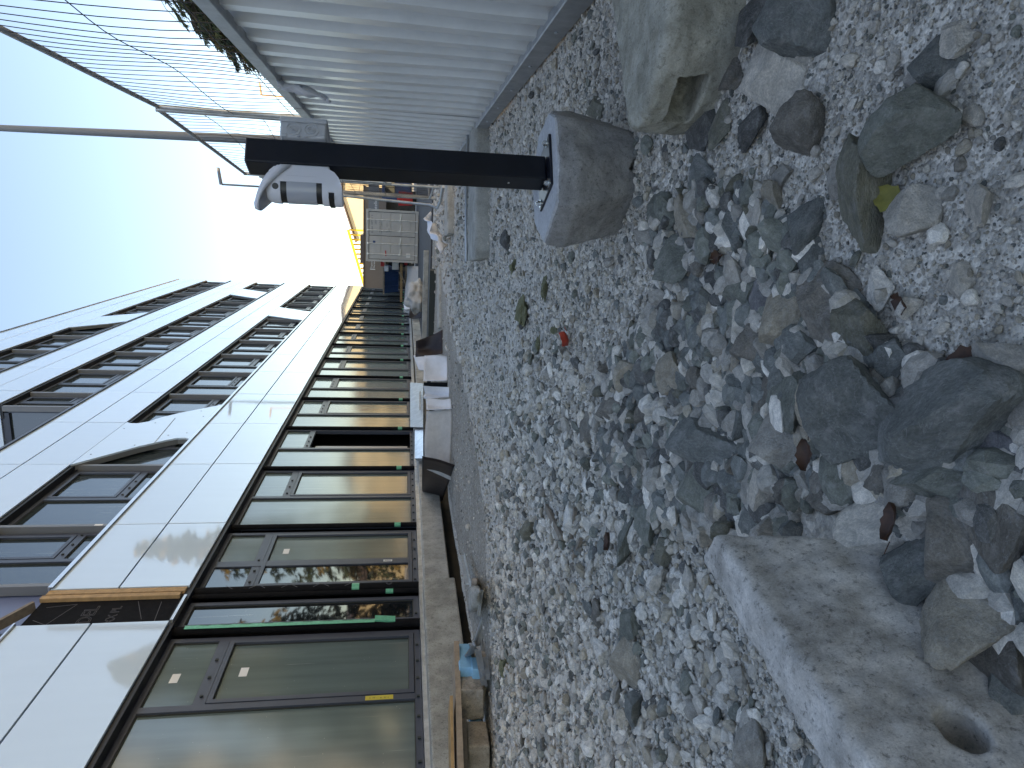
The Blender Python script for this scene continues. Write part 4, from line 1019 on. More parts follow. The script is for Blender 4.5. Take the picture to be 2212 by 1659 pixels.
# ============================================================ SHEETS, OFFCUTS AND RUBBLE ALONG THE PLINTH
def sheet(label, corners, m, amp, fr, seed, cat='sheet', thick=.006, bulge=0, nu=16, nv=12):
    o = patch(corners, nu, nv, amp, fr, seed, thick, bulge).build('membrane_sheet', m); tag(o, label, cat, 'sheets and offcuts along the plinth'); return o
def gq(px, py, z=0.0): return GZ(px, py, z)
def above(px, py, pxt, pyt, lean=0.0):      # point over a ground point, reached by the sight line at its distance
    g_ = GZ(px, py); return PY(pxt, pyt, g_.y+lean)
sheet('long grey fleece sheet hanging over the low wall, its far end to the white rolls', [gq(976, 885), gq(975, 1038), above(975, 1038, 917, 1012, .2), above(976, 885, 921, 888, .2)], 'fleece', .04, 2, 1, bulge=.03)
sheet('brown black membrane flap folded over the near end of the fleece sheet', [gq(979, 990)+Vector((.05, -.35, 0)), gq(955, 1075)+Vector((0, -.12, 0)), above(951, 1075, 913, 1072, -.1), above(979, 990, 912, 985, -.25)], 'membrane', .04, 2, 2, bulge=.03)
sheet('dark membrane end standing at the near end of the sheets', [gq(952, 1060), gq(946, 1069), above(952, 1069, 905, 1069, .2), above(952, 1060, 906, 1046, .2)], 'black', .02, 2, 7)
sheet('small white fleece roll between the grey sheet and the dark fold', [gq(974, 862), gq(976, 884), above(976, 884, 921, 884, .12), above(974, 862, 920, 862, .12)], 'white', .03, 3, 3, bulge=.08)
sheet('wrinkled white fleece fold with a dark lining beside the small roll', [gq(972, 836), gq(972, 858), above(972, 858, 917, 862, .15), above(972, 836, 915, 834, .15)], 'white', .06, 3, 4, bulge=.12)
sheet('dark lining peeking between the two white folds', [gq(968, 826), gq(968, 838), above(968, 838, 916, 838, .3), above(968, 826, 916, 826, .3)], 'black', .02, 3, 8)
sheet('biggest white fleece fold with fringed edge at the far end of the sheets', [gq(966, 768), gq(967, 824), above(967, 824, 915, 824, .1), above(966, 768, 916, 766, .1)], 'white', .05, 3, 5, bulge=.12)
sheet('wide brown black membrane spread from the wall onto the road', [gq(957, 712), gq(957, 766), above(957, 766, 898, 772, .2), above(957, 712, 899, 738, 0)], 'membrane', .06, 2.4, 6, bulge=.08)
sheet('narrow white strip hanging behind the wide dark membrane', [gq(940, 768), gq(940, 800), above(940, 800, 905, 800, .2), above(940, 768, 893, 768, .2)], 'white', .03, 3, 16)
sheet('distant dark membrane beside the far white bag', [gq(912, 655), gq(912, 688), above(912, 688, 884, 688, .2), above(912, 655, 886, 655, .2)], 'membrane', .1, 2, 26, bulge=.1)
def bag(label, px, py, sx, sy, sz, m, seed):
    g_ = gq(px, py); bm = bmesh.new(); bmesh.ops.create_icosphere(bm, subdivisions=4, radius=1)
    for v in bm.verts:
        a_ = noise.fractal(v.co*1.6+Vector((seed,)*3), 1, 2, 4); v.co *= 1+.35*a_
        v.co = Vector((v.co.x*sx, v.co.y*sy, max(v.co.z, -.6)*sz+sz*.55))
    me = bpy.data.meshes.new('bag'); bm.to_mesh(me); bm.free()
    for p in me.polygons: p.use_smooth = True
    me.materials.append(MT[m]); o = bpy.data.objects.new('building_bag', me); COL.objects.link(o); o.location = g_; tag(o, label, 'bag'); return o
bag('grey brown big bag leaning at the far end of the wall', 914, 640, .55, .7, .42, 'fleece', 3)
bag('crumpled white bag lying on the far end of the wall', 908, 662, .3, .4, .45, 'white', 8)
# grey sheet metal tray on the wall top
def slabz(label, cs, m, t_=.02, name='sheet_metal', cat='sheet'):
    cs = [Vector(c) for c in cs]; mb = MB(); n__ = (cs[1]-cs[0]).cross(cs[3]-cs[0]).normalized()*t_
    mb.hexa([c-n__ for c in cs]+cs); o = mb.build(name, m); tag(o, label, cat); return o
slabz('dull grey metal sheet leaning on the wall top', [PX(914, 923, -4.15), PX(914, 828, -4.15), PX(886, 826, -4.3), PX(886, 922, -4.3)], 'galvd')
slabz('blue grey box section lying on the wall beside the membrane', [PX(914, 990, -4.2), PX(914, 925, -4.2), PX(896, 925, -4.3), PX(896, 990, -4.3)], 'galvl', .05, 'box_section', 'metal profile')
slabz('thin metal strip resting on the dull grey sheet', [PX(909, 885, -4.1), PX(909, 845, -4.1), PX(906, 845, -4.1), PX(906, 885, -4.1)], 'galvd', .01)
# blocks and timber at the near end
def boxy(label, name, cat, pts, m, rough=.004, bev=.008):
    o = lump(name, pts, m, rough, bev, 2, 20); tag(o, label, cat); return o
def quad_box(px0, px1, py0, py1, dist, depth):
    a = [PY(px1, py0, dist), PY(px1, py1, dist), PY(px0, py1, dist), PY(px0, py0, dist)]
    return a+[p+Vector((-.0, depth, 0)) for p in a]
boxy('porous brown grey building block broken at its top edge', 'building_block', 'block', quad_box(990, 1045, 1490, 1555, 4.30, .25), 'aac', .006)
boxy('second porous block half sunk in the gravel behind the first', 'building_block', 'block', quad_box(1000, 1062, 1440, 1545, 4.55, .2), 'aac', .006)
boxy('low dark brown block at the picture edge under the boards', 'building_block', 'block', quad_box(1012, 1058, 1612, 1700, 4.0, .25), 'aac', .004)
mb = MB(); q_ = quad_box(992, 1022, 1442, 1482, 4.45, .3); mb.hexa([q_[0], q_[1], q_[5], q_[4], q_[3], q_[2], q_[6], q_[7]]); tag(mb.build('foam_board', 'foam', bevel=.006), 'upright light blue foam offcut behind the porous block', 'foam board')
mb = MB(); q_ = quad_box(1020, 1045, 1446, 1476, 4.42, .15); mb.hexa([q_[0], q_[1], q_[5], q_[4], q_[3], q_[2], q_[6], q_[7]]); tag(mb.build('foam_board', 'foam', bevel=.006), 'smaller light blue foam offcut low beside the upright one', 'foam board')
mb = MB(); q_ = quad_box(1018, 1042, 1568, 1600, 4.25, .2); mb.hexa([q_[0], q_[1], q_[5], q_[4], q_[3], q_[2], q_[6], q_[7]]); tag(mb.build('foam_board', 'foam', bevel=.006), 'shadowed blue foam offcut between two blocks', 'foam board')
for lb, a, b, wd, ht, mm in (
    ('thick plywood sheet edge lying over the blocks', PY(984, 1412, 4.75), PY(993, 1700, 3.75), .30, .040, 'ply'),
    ('pale thin plywood sheet on top of the thick one', PY(973, 1520, 4.3), PY(976, 1700, 3.8), .25, .022, 'timber'),
    ('reddish board edge under the plywood sheets', PY(1002, 1560, 4.2), PY(1006, 1700, 3.8), .12, .03, 'oldwood')):
    m_ = MB(); m_.bar(a, b, wd, ht); tag(m_.build('plywood_sheet', mm), lb, 'board', 'boards over the rubble at the near end')
m_ = MB(); m_.bar(PY(996, 1640, 3.95), PY(1002, 1690, 3.8), .05, .05); tag(m_.build('red_lath', 'red'), 'red painted lath end under the boards at the picture edge', 'lath')
for lb, a, b, wd, ht, mm in (
    ('long bright steel angle lying at the trench edge', GZ(1003, 1200, .06), GZ(1016, 1262, .09), .05, .01, 'galvl'),
    ('square steel tube standing up out of the steel scrap', GZ(1030, 1395, .04), PY(1052, 1328, 5.0), .045, .045, 'galv'),
    ('flat steel bar propped across the steel scrap', GZ(1046, 1440, .02), PY(1022, 1390, 4.9), .05, .012, 'galvl'),
    ('bright steel angle leaning into the trench', GZ(1040, 1478, .05), GZ(1008, 1412, .15), .055, .01, 'galvl'),
    ('dull steel angle crossing the bright one', GZ(1050, 1478, .03), GZ(1035, 1400, .10), .045, .02, 'galvd'),
    ('short dark steel tube end in the scrap', GZ(1052, 1462, .04), GZ(1046, 1425, .04), .05, .04, 'galvd'),
    ('thin steel rod lying beside the concrete lump', GZ(1034, 1330, .12), GZ(1042, 1275, .10), .015, .015, 'galv')):
    m_ = MB(); m_.bar(a, b, wd, ht); m_.bar(a+Vector((0, 0, wd/2)), b+Vector((0, 0, wd/2)), ht, wd*.6); tag(m_.build('steel_profile', mm), lb, 'steel profile', 'steel offcuts beside the trench')
slabz('triangular steel plate with holes beside the bright angle', [GZ(1012, 1430, .10), GZ(1034, 1398, .08), GZ(1020, 1395, .18), GZ(1004, 1418, .18)], 'galvd', .006, 'steel_plate', 'steel plate')
boxy('grey concrete lump with stepped top beside the trench', 'concrete_lump', 'concrete block', [GZ(1037, 1265), GZ(1037, 1320), GZ(1012, 1325), GZ(1012, 1262), GZ(1037, 1268, .16), GZ(1040, 1312, .12), GZ(1016, 1318, .15), GZ(1018, 1270, .2)], 'bar', .01, .012)
boxy('orange brown lump behind the stepped concrete', 'brick_piece', 'rubble', [GZ(1032, 1248), GZ(1032, 1268), GZ(1020, 1266), GZ(1020, 1248), GZ(1032, 1250, .09), GZ(1030, 1266, .08), GZ(1022, 1264, .1), GZ(1022, 1250, .09)], 'ply', .008, .008)

# ============================================================ STONES
def rock_mesh(name, seed, sub=3, planes=11, soft=.05, nz_=.05, flat=1.0):
    rr = random.Random(seed); bm = bmesh.new(); bmesh.ops.create_icosphere(bm, subdivisions=sub, radius=1)
    P = []
    for i in range(planes):
        n__ = Vector((rr.gauss(0, 1), rr.gauss(0, 1), rr.gauss(0, 1))).normalized(); P.append((n__, rr.uniform(.40, .84)))
    off = Vector((seed*3.7, seed*1.3, seed*.7))
    for v in bm.verts:
        d = v.co.normalized(); r_ = 1.05; acc = 0
        for n__, h__ in P:
            c_ = d.dot(n__)
            if c_ > .05: r_ = min(r_, h__/c_)
        # slightly softened edges
        s_ = 0
        for n__, h__ in P:
            c_ = d.dot(n__)
            if c_ > .05: s_ += math.exp(-((h__/c_)-r_)/soft) if soft else 0
        r_ -= soft*.35*math.log(max(1, s_)) if soft else 0
        p = d*r_
        a_ = noise.fractal(p*1.6+off, .75, 2.1, 6 if sub > 3 else 3)
        st = abs(noise.noise(Vector((p.dot(P[0][0])*6, p.dot(P[1][0])*1.2, seed))))
        v.co = p*(1+nz_*a_-.045*st)
    for f in bm.faces: f.smooth = sub > 2
    me = bpy.data.meshes.new(name); bm.to_mesh(me); bm.free(); me.materials.append(MT['rock'])
    if sub > 2:
        try: me.set_sharp_from_angle(angle=R(28))
        except Exception: pass
    return me
BIG = [rock_mesh('stone', 100+i, 5, 9+i % 4, .004, .055) for i in range(12)]
MID = [rock_mesh('stone', 200+i, 3, 8+i % 4, .004, .05) for i in range(14)]
_T = {'blue': (.140, .148, .142), 'green': (.155, .162, .142), 'brown': (.160, .146, .128), 'dark': (.095, .094, .090), 'tan': (.30, .27, .225),
         'pale': (.42, .41, .395), 'white': (.58, .57, .56), 'grey': (.24, .24, .24), 'olive': (.15, .145, .115), 'violet': (.16, .158, .168)}
TONES = {k: tuple(min(.62, c*1.35) for c in v) if max(v) < .3 else v for k, v in _T.items()}
TONES['pale'] = (.60, .555, .495); TONES['white'] = (.72, .68, .625); TONES['grey'] = (.42, .395, .36); TONES['tan'] = (.42, .37, .30)
# pixel box (left, right, top, bottom) on the picture, tone, label
ROCKS = [
 (1662,1785,-10,110,'blue','big blue grey stone at the picture edge beside the weathered block'),
 (1600,1665,-5,95,'dark','dark speckled stone wedged between block and big blue stone'),
 (1645,1735,100,245,'pale','flat pale jagged stone right of the weathered block'),
 (1557,1606,122,207,'brown','rounded grey brown stone touching the weathered block'),
 (1680,1775,235,330,'brown','brown angular stone below the flat pale one'),
 (1592,1655,245,322,'dark','dark pointed stone left of the brown angular one'),
 (1538,1582,240,320,'olive','grey olive wedge stone under the recess of the block'),
 (1497,1545,225,322,'dark','thin dark reddish splinter stone leaning on the block corner'),
 (1917,2074,203,348,'green','large flat blue green stone on fine sand'),
 (1832,1946,323,499,'olive','long grey brown stone beside a yellow leaf'),
 (1931,2016,418,505,'pale','round pale stone lying on the yellow leaf'),
 (1795,1850,352,445,'grey','grey white stone behind the long grey brown one'),
 (1995,2074,99,186,'blue','small blue stone on sand near the picture edge'),
 (2040,2105,50,120,'pale','pale angular stone beyond the small blue one'),
 (1551,1629,464,545,'blue','blue grey rounded stone beside the long tan one'),
 (1424,1549,439,517,'tan','long tan stone below the post base'),
 (1704,1772,439,540,'blue','steep blue stone at the edge of the sand'),
 (1395,1449,418,488,'green','greenish stone close to the post base'),
 (1495,1548,352,422,'blue','dark blue wedge in gravel below the base block'),
 (1673,1722,360,402,'grey','small grey stone above the pale pair'),
 (1617,1662,389,439,'white','small white stone of the pale pair'),
 (1656,1706,393,451,'tan','small tan grey stone of the pale pair'),
 (1737,1787,505,600,'blue','blue stone just behind the big brown cube'),
 (1627,1714,590,710,'violet','blue violet veined stone behind the brown cube'),
 (1656,1755,630,751,'tan','dusty tan triangular stone under the brown cube'),
 (1731,1851,598,722,'brown','big cube shaped brown stone'),
 (1793,1913,650,784,'olive','dark olive long stone below the brown cube'),
 (1528,1592,658,718,'olive','small olive brown stone in the middle of the heap'),
 (1571,1638,596,672,'green','dark green mottled stone behind the violet one'),
 (1520,1578,577,639,'dark','round dark mottled stone in the upper heap'),
 (1431,1515,519,623,'green','grey green stone with white patches in the upper heap'),
 (1424,1462,668,759,'dark','upright dark green block stone at the heap edge'),
 (1329,1391,772,842,'tan','round tan stone at the far edge of the heap'),
 (1431,1495,768,842,'tan','rounded dusty grey tan stone inside the heap edge'),
 (1304,1354,838,904,'brown','brown faced stone left of the round tan one'),
 (1331,1377,879,937,'pale','pale flat faced stone below the brown faced one'),
 (1371,1420,865,921,'brown','small brown cube stone beside the pale flat one'),
 (1486,1524,850,927,'white','white stone with rust coloured spots'),
 (1524,1582,846,925,'blue','blue grey stone touching the rust spotted one'),
 (1571,1640,850,970,'blue','upright blue grey slab stone in mid heap'),
 (1586,1673,714,797,'brown','brown dusty stone over mid heap'),
 (1677,1743,751,830,'green','blue green broken stone under the tan triangle'),
 (1635,1702,776,912,'brown','brown grey layered long stone in mid heap'),
 (1669,1770,784,937,'green','large dark green rough stone in mid heap'),
 (1727,1834,803,908,'tan','tan pentagon shaped stone on the green rough one'),
 (1793,1958,788,970,'blue','broad blue grey stone with pale streak'),
 (1952,2132,797,883,'violet','dark slate blue long stone near the picture edge'),
 (1892,2145,852,1020,'blue','largest blue green stone of the heap'),
 (1644,1747,900,1015,'grey','flat grey stone leaning under the green rough one'),
 (1751,1814,908,1020,'green','upright greenish stone left of the largest one'),
 (1474,1594,912,1020,'blue','big dull blue stone at the slab side'),
 (1296,1350,921,1003,'blue','blue grey stone at the far left of the heap'),
 (1474,1553,1003,1132,'green','long green brown grained stone before the slab tip'),
 (1544,1598,1037,1107,'dark','small dark stone beside the slab tip'),
 (1594,1660,1000,1082,'grey','light grey angular stone above the slab end'),
 (1546,1602,983,1049,'white','white round stone above the slab end'),
 (1627,1693,975,1099,'pale','thin rough pale mortar splinter'),
 (1789,1867,962,1045,'white','white crumbly lump beside the largest stone'),
 (1760,1838,1037,1107,'brown','dark brown round stone at the slab top edge'),
 (1859,1942,1000,1107,'brown','brown grey stone left below the largest one'),
 (1925,2016,1008,1105,'grey','smooth grey stone under the largest one'),
 (1971,2132,983,1075,'green','dark green brown stone half hidden under the largest one'),
 (2132,2203,917,1032,'violet','slate blue stone at the picture edge'),
 (2103,2240,1008,1250,'brown','very big brown tan stone at the picture edge'),
 (2012,2129,1123,1271,'brown','brown grey squared stone next to the very big one'),
 (1907,2047,1174,1299,'blue','dark blue stone sunk beside the slab'),
 (2012,2192,1268,1423,'tan','tan stone with pale quartz patches beside the slab'),
 (2120,2230,1340,1480,'brown','brown stone beside the tan quartz one'),
 (2137,2230,1455,1610,'blue','smooth blue stone beside the slab hole'),
 (1837,1950,1096,1178,'pale','grey white dusty stone at the slab corner'),
 (1400,1447,1229,1277,'white','white faceted stone left of the slab tip'),
 (1471,1502,1232,1287,'pale','pale upright stone left of the slab edge'),
 (1592,1654,1571,1659,'grey','stone split dark and white beside the slab'),
 (1330,1379,1119,1228,'green','grey green pointed stone in pale gravel'),
 (1335,1387,1316,1387,'green','squarish green grey stone in pale gravel'),
 (1277,1322,1371,1446,'white','big pale stone in front of the dark cluster'),
 (1327,1381,1384,1469,'tan','tan grey stone next to the big pale one'),
 (1275,1309,1307,1358,'brown','small brown stone in pale gravel'),
 (1322,1355,1472,1521,'grey','light grey stone towards the lower picture edge'),
 (1348,1405,1508,1566,'blue','bluish stone towards the lower picture edge'),
 (1420,1464,1156,1211,'olive','dark brown stone beside the slab tip'),
 (1384,1430,1085,1163,'green','green stone with sharp ridge near the slab tip'),
 (1130,1163,1127,1166,'olive','round brown pebble far out on the gravel'),
 (1218,1260,1102,1163,'white','whitish stone between the wood splinters'),
 (1255,1285,901,966,'brown','brown stone outside the heap'),
 (1158,1184,948,996,'grey','grey stone far out on the gravel'),
 (1275,1307,213,262,'olive','olive brown stone right of the post base'),
 (2130,2230,730,870,'grey','broad flat grey stone half buried at the picture edge'),
 (1085,1108,505,545,'dark','dark stone beyond the post base near the long bar'),
 (1120,1140,690,712,'dark','dark stone beside the mineral wool tuft'),
 (1882,1932,595,665,'white','white triangular stone on the sand'),
 (1920,1965,770,810,'pale','pale pebble on the sand beside the slate stone'),
 (1945,1990,640,680,'white','small white pebble on the sand'),
 (2105,2150,410,470,'pale','pale buff stone alone on the sand'),
 (2060,2095,580,640,'pale','light pebble alone on the sand'),
 (2080,2120,240,275,'pale','light angular pebble near the large green stone'),
 (1725,1760,95,140,'pale','light pebble beside the flat jagged stone'),
]
def place_rock(box, tone, label, me, seed, group=None, lift=0):
    x0, x1, y0, y1 = box; cx_, cy_ = (x0+x1)/2, (y0+y1)/2
    rr = random.Random(seed)
    g_ = GZ(cx_+(x1-x0)*.12, cy_); d = math.hypot(g_.x, g_.y); dist = math.sqrt(d*d+HC*HC); k = dist/FOC*1.06
    wx = (y1-y0)*k/2*1.12; sinp = HC/dist; wy_ = (x1-x0)*k/2
    wz = min(wx, wy_)*.75
    wy = max(wz*.8, (wy_*1.12-wz*math.sqrt(1-sinp*sinp)*.55)/sinp) if sinp > .25 else wx*rr.uniform(.7, 1.0)
    wy = min(wy, wx*2.2)
    if sinp <= .25: wz = wy_*.95
    o = bpy.data.objects.new('stone', me); COL.objects.link(o)
    yaw = math.atan2(-g_.x, g_.y)
    o.rotation_euler = Euler((rr.uniform(-.3, .3), rr.uniform(-.3, .3), yaw+rr.uniform(-.35, .35)))
    o.scale = (wx*1.15, wy*1.15, wz*1.15)
    o.location = (g_.x, g_.y, wz*.50+lift)
    c = TONES[tone]; f_ = rr.uniform(.88, 1.15); o.color = (c[0]*f_, c[1]*f_, c[2]*f_, 1)
    tag(o, label, 'stone', group); return o
placed = []
for i, (x0, x1, y0, y1, tn, lb) in enumerate(ROCKS):
    o = place_rock((x0, x1, y0, y1), tn, lb, BIG[(i*5) % 12], 300+i, 'single stones that stand out on the gravel')
    if tn != 'grey': pass
    placed.append((o.location.x, o.location.y, max(o.scale[0], o.scale[1])*.8))

def to_px(x, y, z=0.0):
    c = x*AX+y*AY+(z-HC)*AZ
    if c[2] <= .05: return (9999, 9999)
    return PCX+FOC*c[0]/c[2], PCY+FOC*c[1]/c[2]
def inpoly(x, y, P):
    c = False; j = len(P)-1
    for i in range(len(P)):
        if (P[i][1] > y) != (P[j][1] > y) and x < (P[j][0]-P[i][0])*(y-P[i][1])/(P[j][1]-P[i][1])+P[i][0]: c = not c
        j = i
    return c
# zones on the ground, as outlines in metres
def zone(pts): return [tuple(GZ(*p)[:2]) for p in pts]
HEAP = zone([(1300, 800), (1440, 640), (1400, 500), (1480, 410), (1640, 400), (1760, 520), (1890, 700), (2150, 860), (2400, 900), (2400, 1700), (1900, 1200), (1480, 1160), (1300, 1010)])
PALE = zone([(1130, 720), (1300, 780), (1300, 1010), (1500, 1160), (1700, 1700), (1085, 1700), (1070, 1300), (1080, 1000)])
SAND = zone([(1600, -200), (1600, 380), (1780, 520), (1900, 690), (2150, 860), (2500, 860), (2500, -200)])
OBST = [(slab.bound_box, slab)]
def blocked(x, y):
    if inpoly(x, y, [(-.375, .79), (-.44, .99), (-.62, 1.0), (-.86, .05), (-.52, -.02)]): return True
    if inpoly(x, y, [(.66, 1.95), (.26, 1.76), (.21, 1.62), (.30, 1.49), (.38, 1.41), (.7, 1.45)]): return True
    if inpoly(x, y, [(.27, 2.09), (.10, 2.04), (-.02, 2.15), (0, 2.32), (.12, 2.38), (.26, 2.3)]): return True
    return False
# a few hundred middle-sized stones, each its own object
mid_n = 0; rr = random.Random(77); tries = 0
NAMES = {'blue': 'bluish', 'green': 'greenish', 'brown': 'brownish', 'dark': 'dark', 'tan': 'tan', 'pale': 'pale', 'white': 'whitish', 'grey': 'grey', 'olive': 'olive', 'violet': 'slate'}
SHORT = []
for (x0, x1, y0, y1, tn, lb) in ROCKS:
    ws = lb.split(); cut = len(ws)
    for wi, w_ in enumerate(ws):
        if w_ in ('at', 'beside', 'below', 'left', 'right', 'under', 'on', 'wedged', 'behind', 'touching', 'leaning', 'with', 'inside', 'over', 'in', 'near', 'lying', 'of', 'to', 'above', 'between', 'before', 'half', 'towards', 'far', 'outside', 'just', 'sunk', 'beyond', 'next', 'alone', 'close'): cut = wi; break
    nm_ = ' '.join(ws[:max(cut, 2)]); SHORT.append(((x0+x1)/2, (y0+y1)/2, nm_))
cnt_ = {}
for a_, b_, c_ in SHORT: cnt_[c_] = cnt_.get(c_, 0)+1
SHORT = [s_ for s_ in SHORT if cnt_[s_[2]] == 1]
used_labels = set()
def near_label(x, y, tn, s_):
    px, py = to_px(x, y)
    cand = sorted(SHORT, key=lambda q: (q[0]-px)**2+(q[1]-py)**2)[:8]
    size = 'small' if s_ < .026 else ('middling' if s_ < .034 else 'larger')
    for (a_, b_, nm_) in cand:
        dx, dy = px-a_, py-b_
        if abs(dx) > 2.2*abs(dy): dr = 'to the left of' if dx < 0 else 'to the right of'
        elif abs(dy) > 2.2*abs(dx): dr = 'above' if dy < 0 else 'below'
        else: dr = ('up and ' if dy < 0 else 'down and ')+('left of' if dx < 0 else 'right of')
        for sz_ in (size,):
            lb = '%s %s stone %s the %s' % (size, NAMES[tn], dr, nm_)
            if lb not in used_labels and len(lb.split()) <= 16: used_labels.add(lb); return lb
    lb = '%s %s stone farther from the %s' % (size, NAMES[tn], cand[0][2]); used_labels.add(lb); return lb
while mid_n < 198 and tries < 20000:
    tries += 1
    if mid_n < 120:
        x = rr.uniform(-1.2, .5); y = rr.uniform(.5, 2.2); hp = True
        if not inpoly(x, y, HEAP): continue
        s_ = rr.uniform(.020, .042)
    else:
        x = rr.uniform(-2.6, .3); y = rr.uniform(.9, 4.5); hp = False
        if not inpoly(x, y, PALE): continue
        s_ = rr.uniform(.018, .038)
    if blocked(x, y) or any(math.hypot(x-a, y-b) < (c+s_)*.62 for a, b, c in placed): continue
    tn = rr.choice(['blue', 'green', 'brown', 'dark', 'grey', 'white', 'olive', 'pale'] if hp else ['pale', 'white', 'grey', 'tan', 'green', 'pale', 'white'])
    o = bpy.data.objects.new('stone', rr.choice(MID)); COL.objects.link(o)
    o.rotation_euler = (rr.uniform(0, 6.28), rr.uniform(0, 6.28), rr.uniform(0, 6.28)); o.scale = (s_*rr.uniform(.8, 1.4), s_*rr.uniform(.7, 1.1), s_*rr.uniform(.5, .9))
    o.location = (x, y, gz(x, y)+s_*.35)
    c = TONES[tn]; f_ = rr.uniform(.85, 1.2); o.color = (c[0]*f_, c[1]*f_, c[2]*f_, 1)
    tag(o, near_label(x, y, tn, s_), 'stone', 'middle sized stones between the large ones'); placed.append((x, y, s_)); mid_n += 1

# gravel: one object, points carrying size, turn and tone, grains instanced on them
protos = bpy.data.collections.new('gravel_grains')
for i in range(10):
    me = rock_mesh('gravel_grain', 400+i, 2, 7+i % 3, 0, .05); me.materials.clear(); me.materials.append(MT['gravel'])
    protos.objects.link(bpy.data.objects.new('gravel_grain%02d' % i, me))
GP, GS, GR, GT = [], [], [], []
PAL = np.array([TONES['pale'], TONES['white'], TONES['grey'], TONES['blue'], TONES['green'], TONES['tan'], TONES['dark'], TONES['brown']])
W_H = np.array([.15, .10, .25, .21, .17, .02, .08, .02]); W_P = np.array([.40, .27, .12, .05, .05, .08, .01, .02]); W_S = np.array([.42, .12, .2, .05, .06, .13, .01, .01])
W_R = np.array([.30, .03, .33, .04, .05, .16, .02, .07])
def emit(x, y, s, wts, zf=.25, flat=.75):
    if blocked(x, y): return
    GP.append((x, y, gz(x, y)+s*zf+(.010 if y > 3.9 and -3.85 < x < track_edge(y) else 0))); GS.append((s*rng.uniform(.8, 1.3), s*rng.uniform(.65, 1.05), s*rng.uniform(.45, flat)))
    GR.append((rng.uniform(-.5, .5), rng.uniform(-.5, .5), rng.uniform(0, 6.28)))
    c = PAL[rng.choice(8, p=wts/wts.sum())]*rng.uniform(.78, 1.22); GT.append((c[0], c[1], c[2]))
HE, PE, SE = HEAP, PALE, SAND
def scatter(n, r0, r1, size, az=60):
    lr0, lr1 = math.log(r0), math.log(r1)
    for _ in range(n):
        r = math.exp(rng.uniform(lr0, lr1)); a = R(rng.uniform(-az, az)); x = r*math.sin(a); y = r*math.cos(a)
        if x < -3.95 or y > 17.4: continue
        if x > 6: continue
        roadish = y > 3.9 and x < track_edge(y)+.05
        yield x, y, r, roadish
fine_n = 0
# fine grains near the viewer
for x, y, r, rd in scatter(64000, .62, 3.2, 0, 48):
    k = .0026*r if not inpoly(x, y, SE) else .0021*r
    s = k*math.exp(rng.normal(.15, .42)); emit(x, y, s, W_S if inpoly(x, y, SE) else (W_P if inpoly(x, y, PE) else W_S), .3)
for x, y, r, rd in scatter(26000, 3.0, 9, 0, 50):
    if rd and rng.random() < .6: continue
    emit(x, y, (.0012 if rd else .0022)*r*math.exp(rng.normal(0, .4)), W_R if rd else W_S, .15 if rd else .3)
for x, y, r, rd in scatter(5000, 9, 18, 0, 45):
    if rd and rng.random() < .6: continue
    emit(x, y, (.0012 if rd else .0022)*r*math.exp(rng.normal(0, .4)), W_R, .2)
# coarser gravel
for x, y, r, rd in scatter(26000, .6, 5.5, 0, 50):
    if inpoly(x, y, PE): s = .0105*math.exp(rng.normal(0, .45)); emit(x, y, min(s, .030), W_P, .4)
    elif inpoly(x, y, HE): s = .010*math.exp(rng.normal(.1, .5)); emit(x, y, min(s, .035), W_H, .5)
    elif inpoly(x, y, SE):
        if rng.random() < .16: emit(x, y, min(.0055*math.exp(rng.normal(0, .5)), .02), W_P, .35)
    elif not rd:
        if rng.random() < .55: emit(x, y, min(.0060*math.exp(rng.normal(0, .5)), .022), W_P, .35)
# larger loose stones beyond the individually built ones
for _ in range(6000):
    x = rng.uniform(-3.6, 1.2); y = rng.uniform(1.0, 6.5)
    if inpoly(x, y, PE): emit(x, y, rng.uniform(.013, .027+.004*y), W_H*.6+W_P, .35)
    elif y > 1.6 and rng.random() < .06 and not (y > 4.6 and x < -.6): emit(x, y, rng.uniform(.012, .030), W_H, .4)
for _ in range(2600):
    x = rng.uniform(-1.3, .7); y = rng.uniform(.5, 2.1)
    if inpoly(x, y, HE): emit(x, y, rng.uniform(.018, .040), W_H, rng.uniform(.1, .7))
for _ in range(500):
    x = rng.uniform(-3.6, 5); y = rng.uniform(6, 17)
    if x < track_edge(y) and rng.random() < .85: continue
    emit(x, y, rng.uniform(.015, .05), W_R, .3)
for _ in range(1500):
    x = rng.uniform(-1.3, .7); y = rng.uniform(.5, 2.1)
    if inpoly(x, y, HE): emit(x, y, rng.uniform(.030, .048), np.array([.05, .03, .25, .26, .21, .04, .10, .06]), rng.uniform(-.1, .35))
# surroundings outside the photograph
for _ in range(9000):
    x = rng.uniform(-3.9, 2.0); y = rng.uniform(-2.5, .6)
    emit(x, y, .008*math.exp(rng.normal(.2, .5)), W_P, .3)
me = bpy.data.meshes.new('gravel'); me.from_pydata(GP, [], [])
for nm_, dat, ty_ in (('scl', GS, 'FLOAT_VECTOR'), ('rot', GR, 'FLOAT_VECTOR'), ('tone', GT, 'FLOAT_VECTOR')):
    at = me.attributes.new(nm_, ty_, 'POINT'); at.data.foreach_set('vector', np.array(dat, dtype=np.float32).ravel())
gravel = bpy.data.objects.new('gravel', me); COL.objects.link(gravel); tag(gravel, 'loose pale grey gravel covering the ground', 'gravel', kind='stuff')
ng = bpy.data.node_groups.new('scatter_gravel', 'GeometryNodeTree')
ng.interface.new_socket('Geometry', in_out='INPUT', socket_type='NodeSocketGeometry'); ng.interface.new_socket('Geometry', in_out='OUTPUT', socket_type='NodeSocketGeometry')
N = ng.nodes; L_ = ng.links
gi = N.new('NodeGroupInput'); go = N.new('NodeGroupOutput'); ip = N.new('GeometryNodeInstanceOnPoints'); ci = N.new('GeometryNodeCollectionInfo')
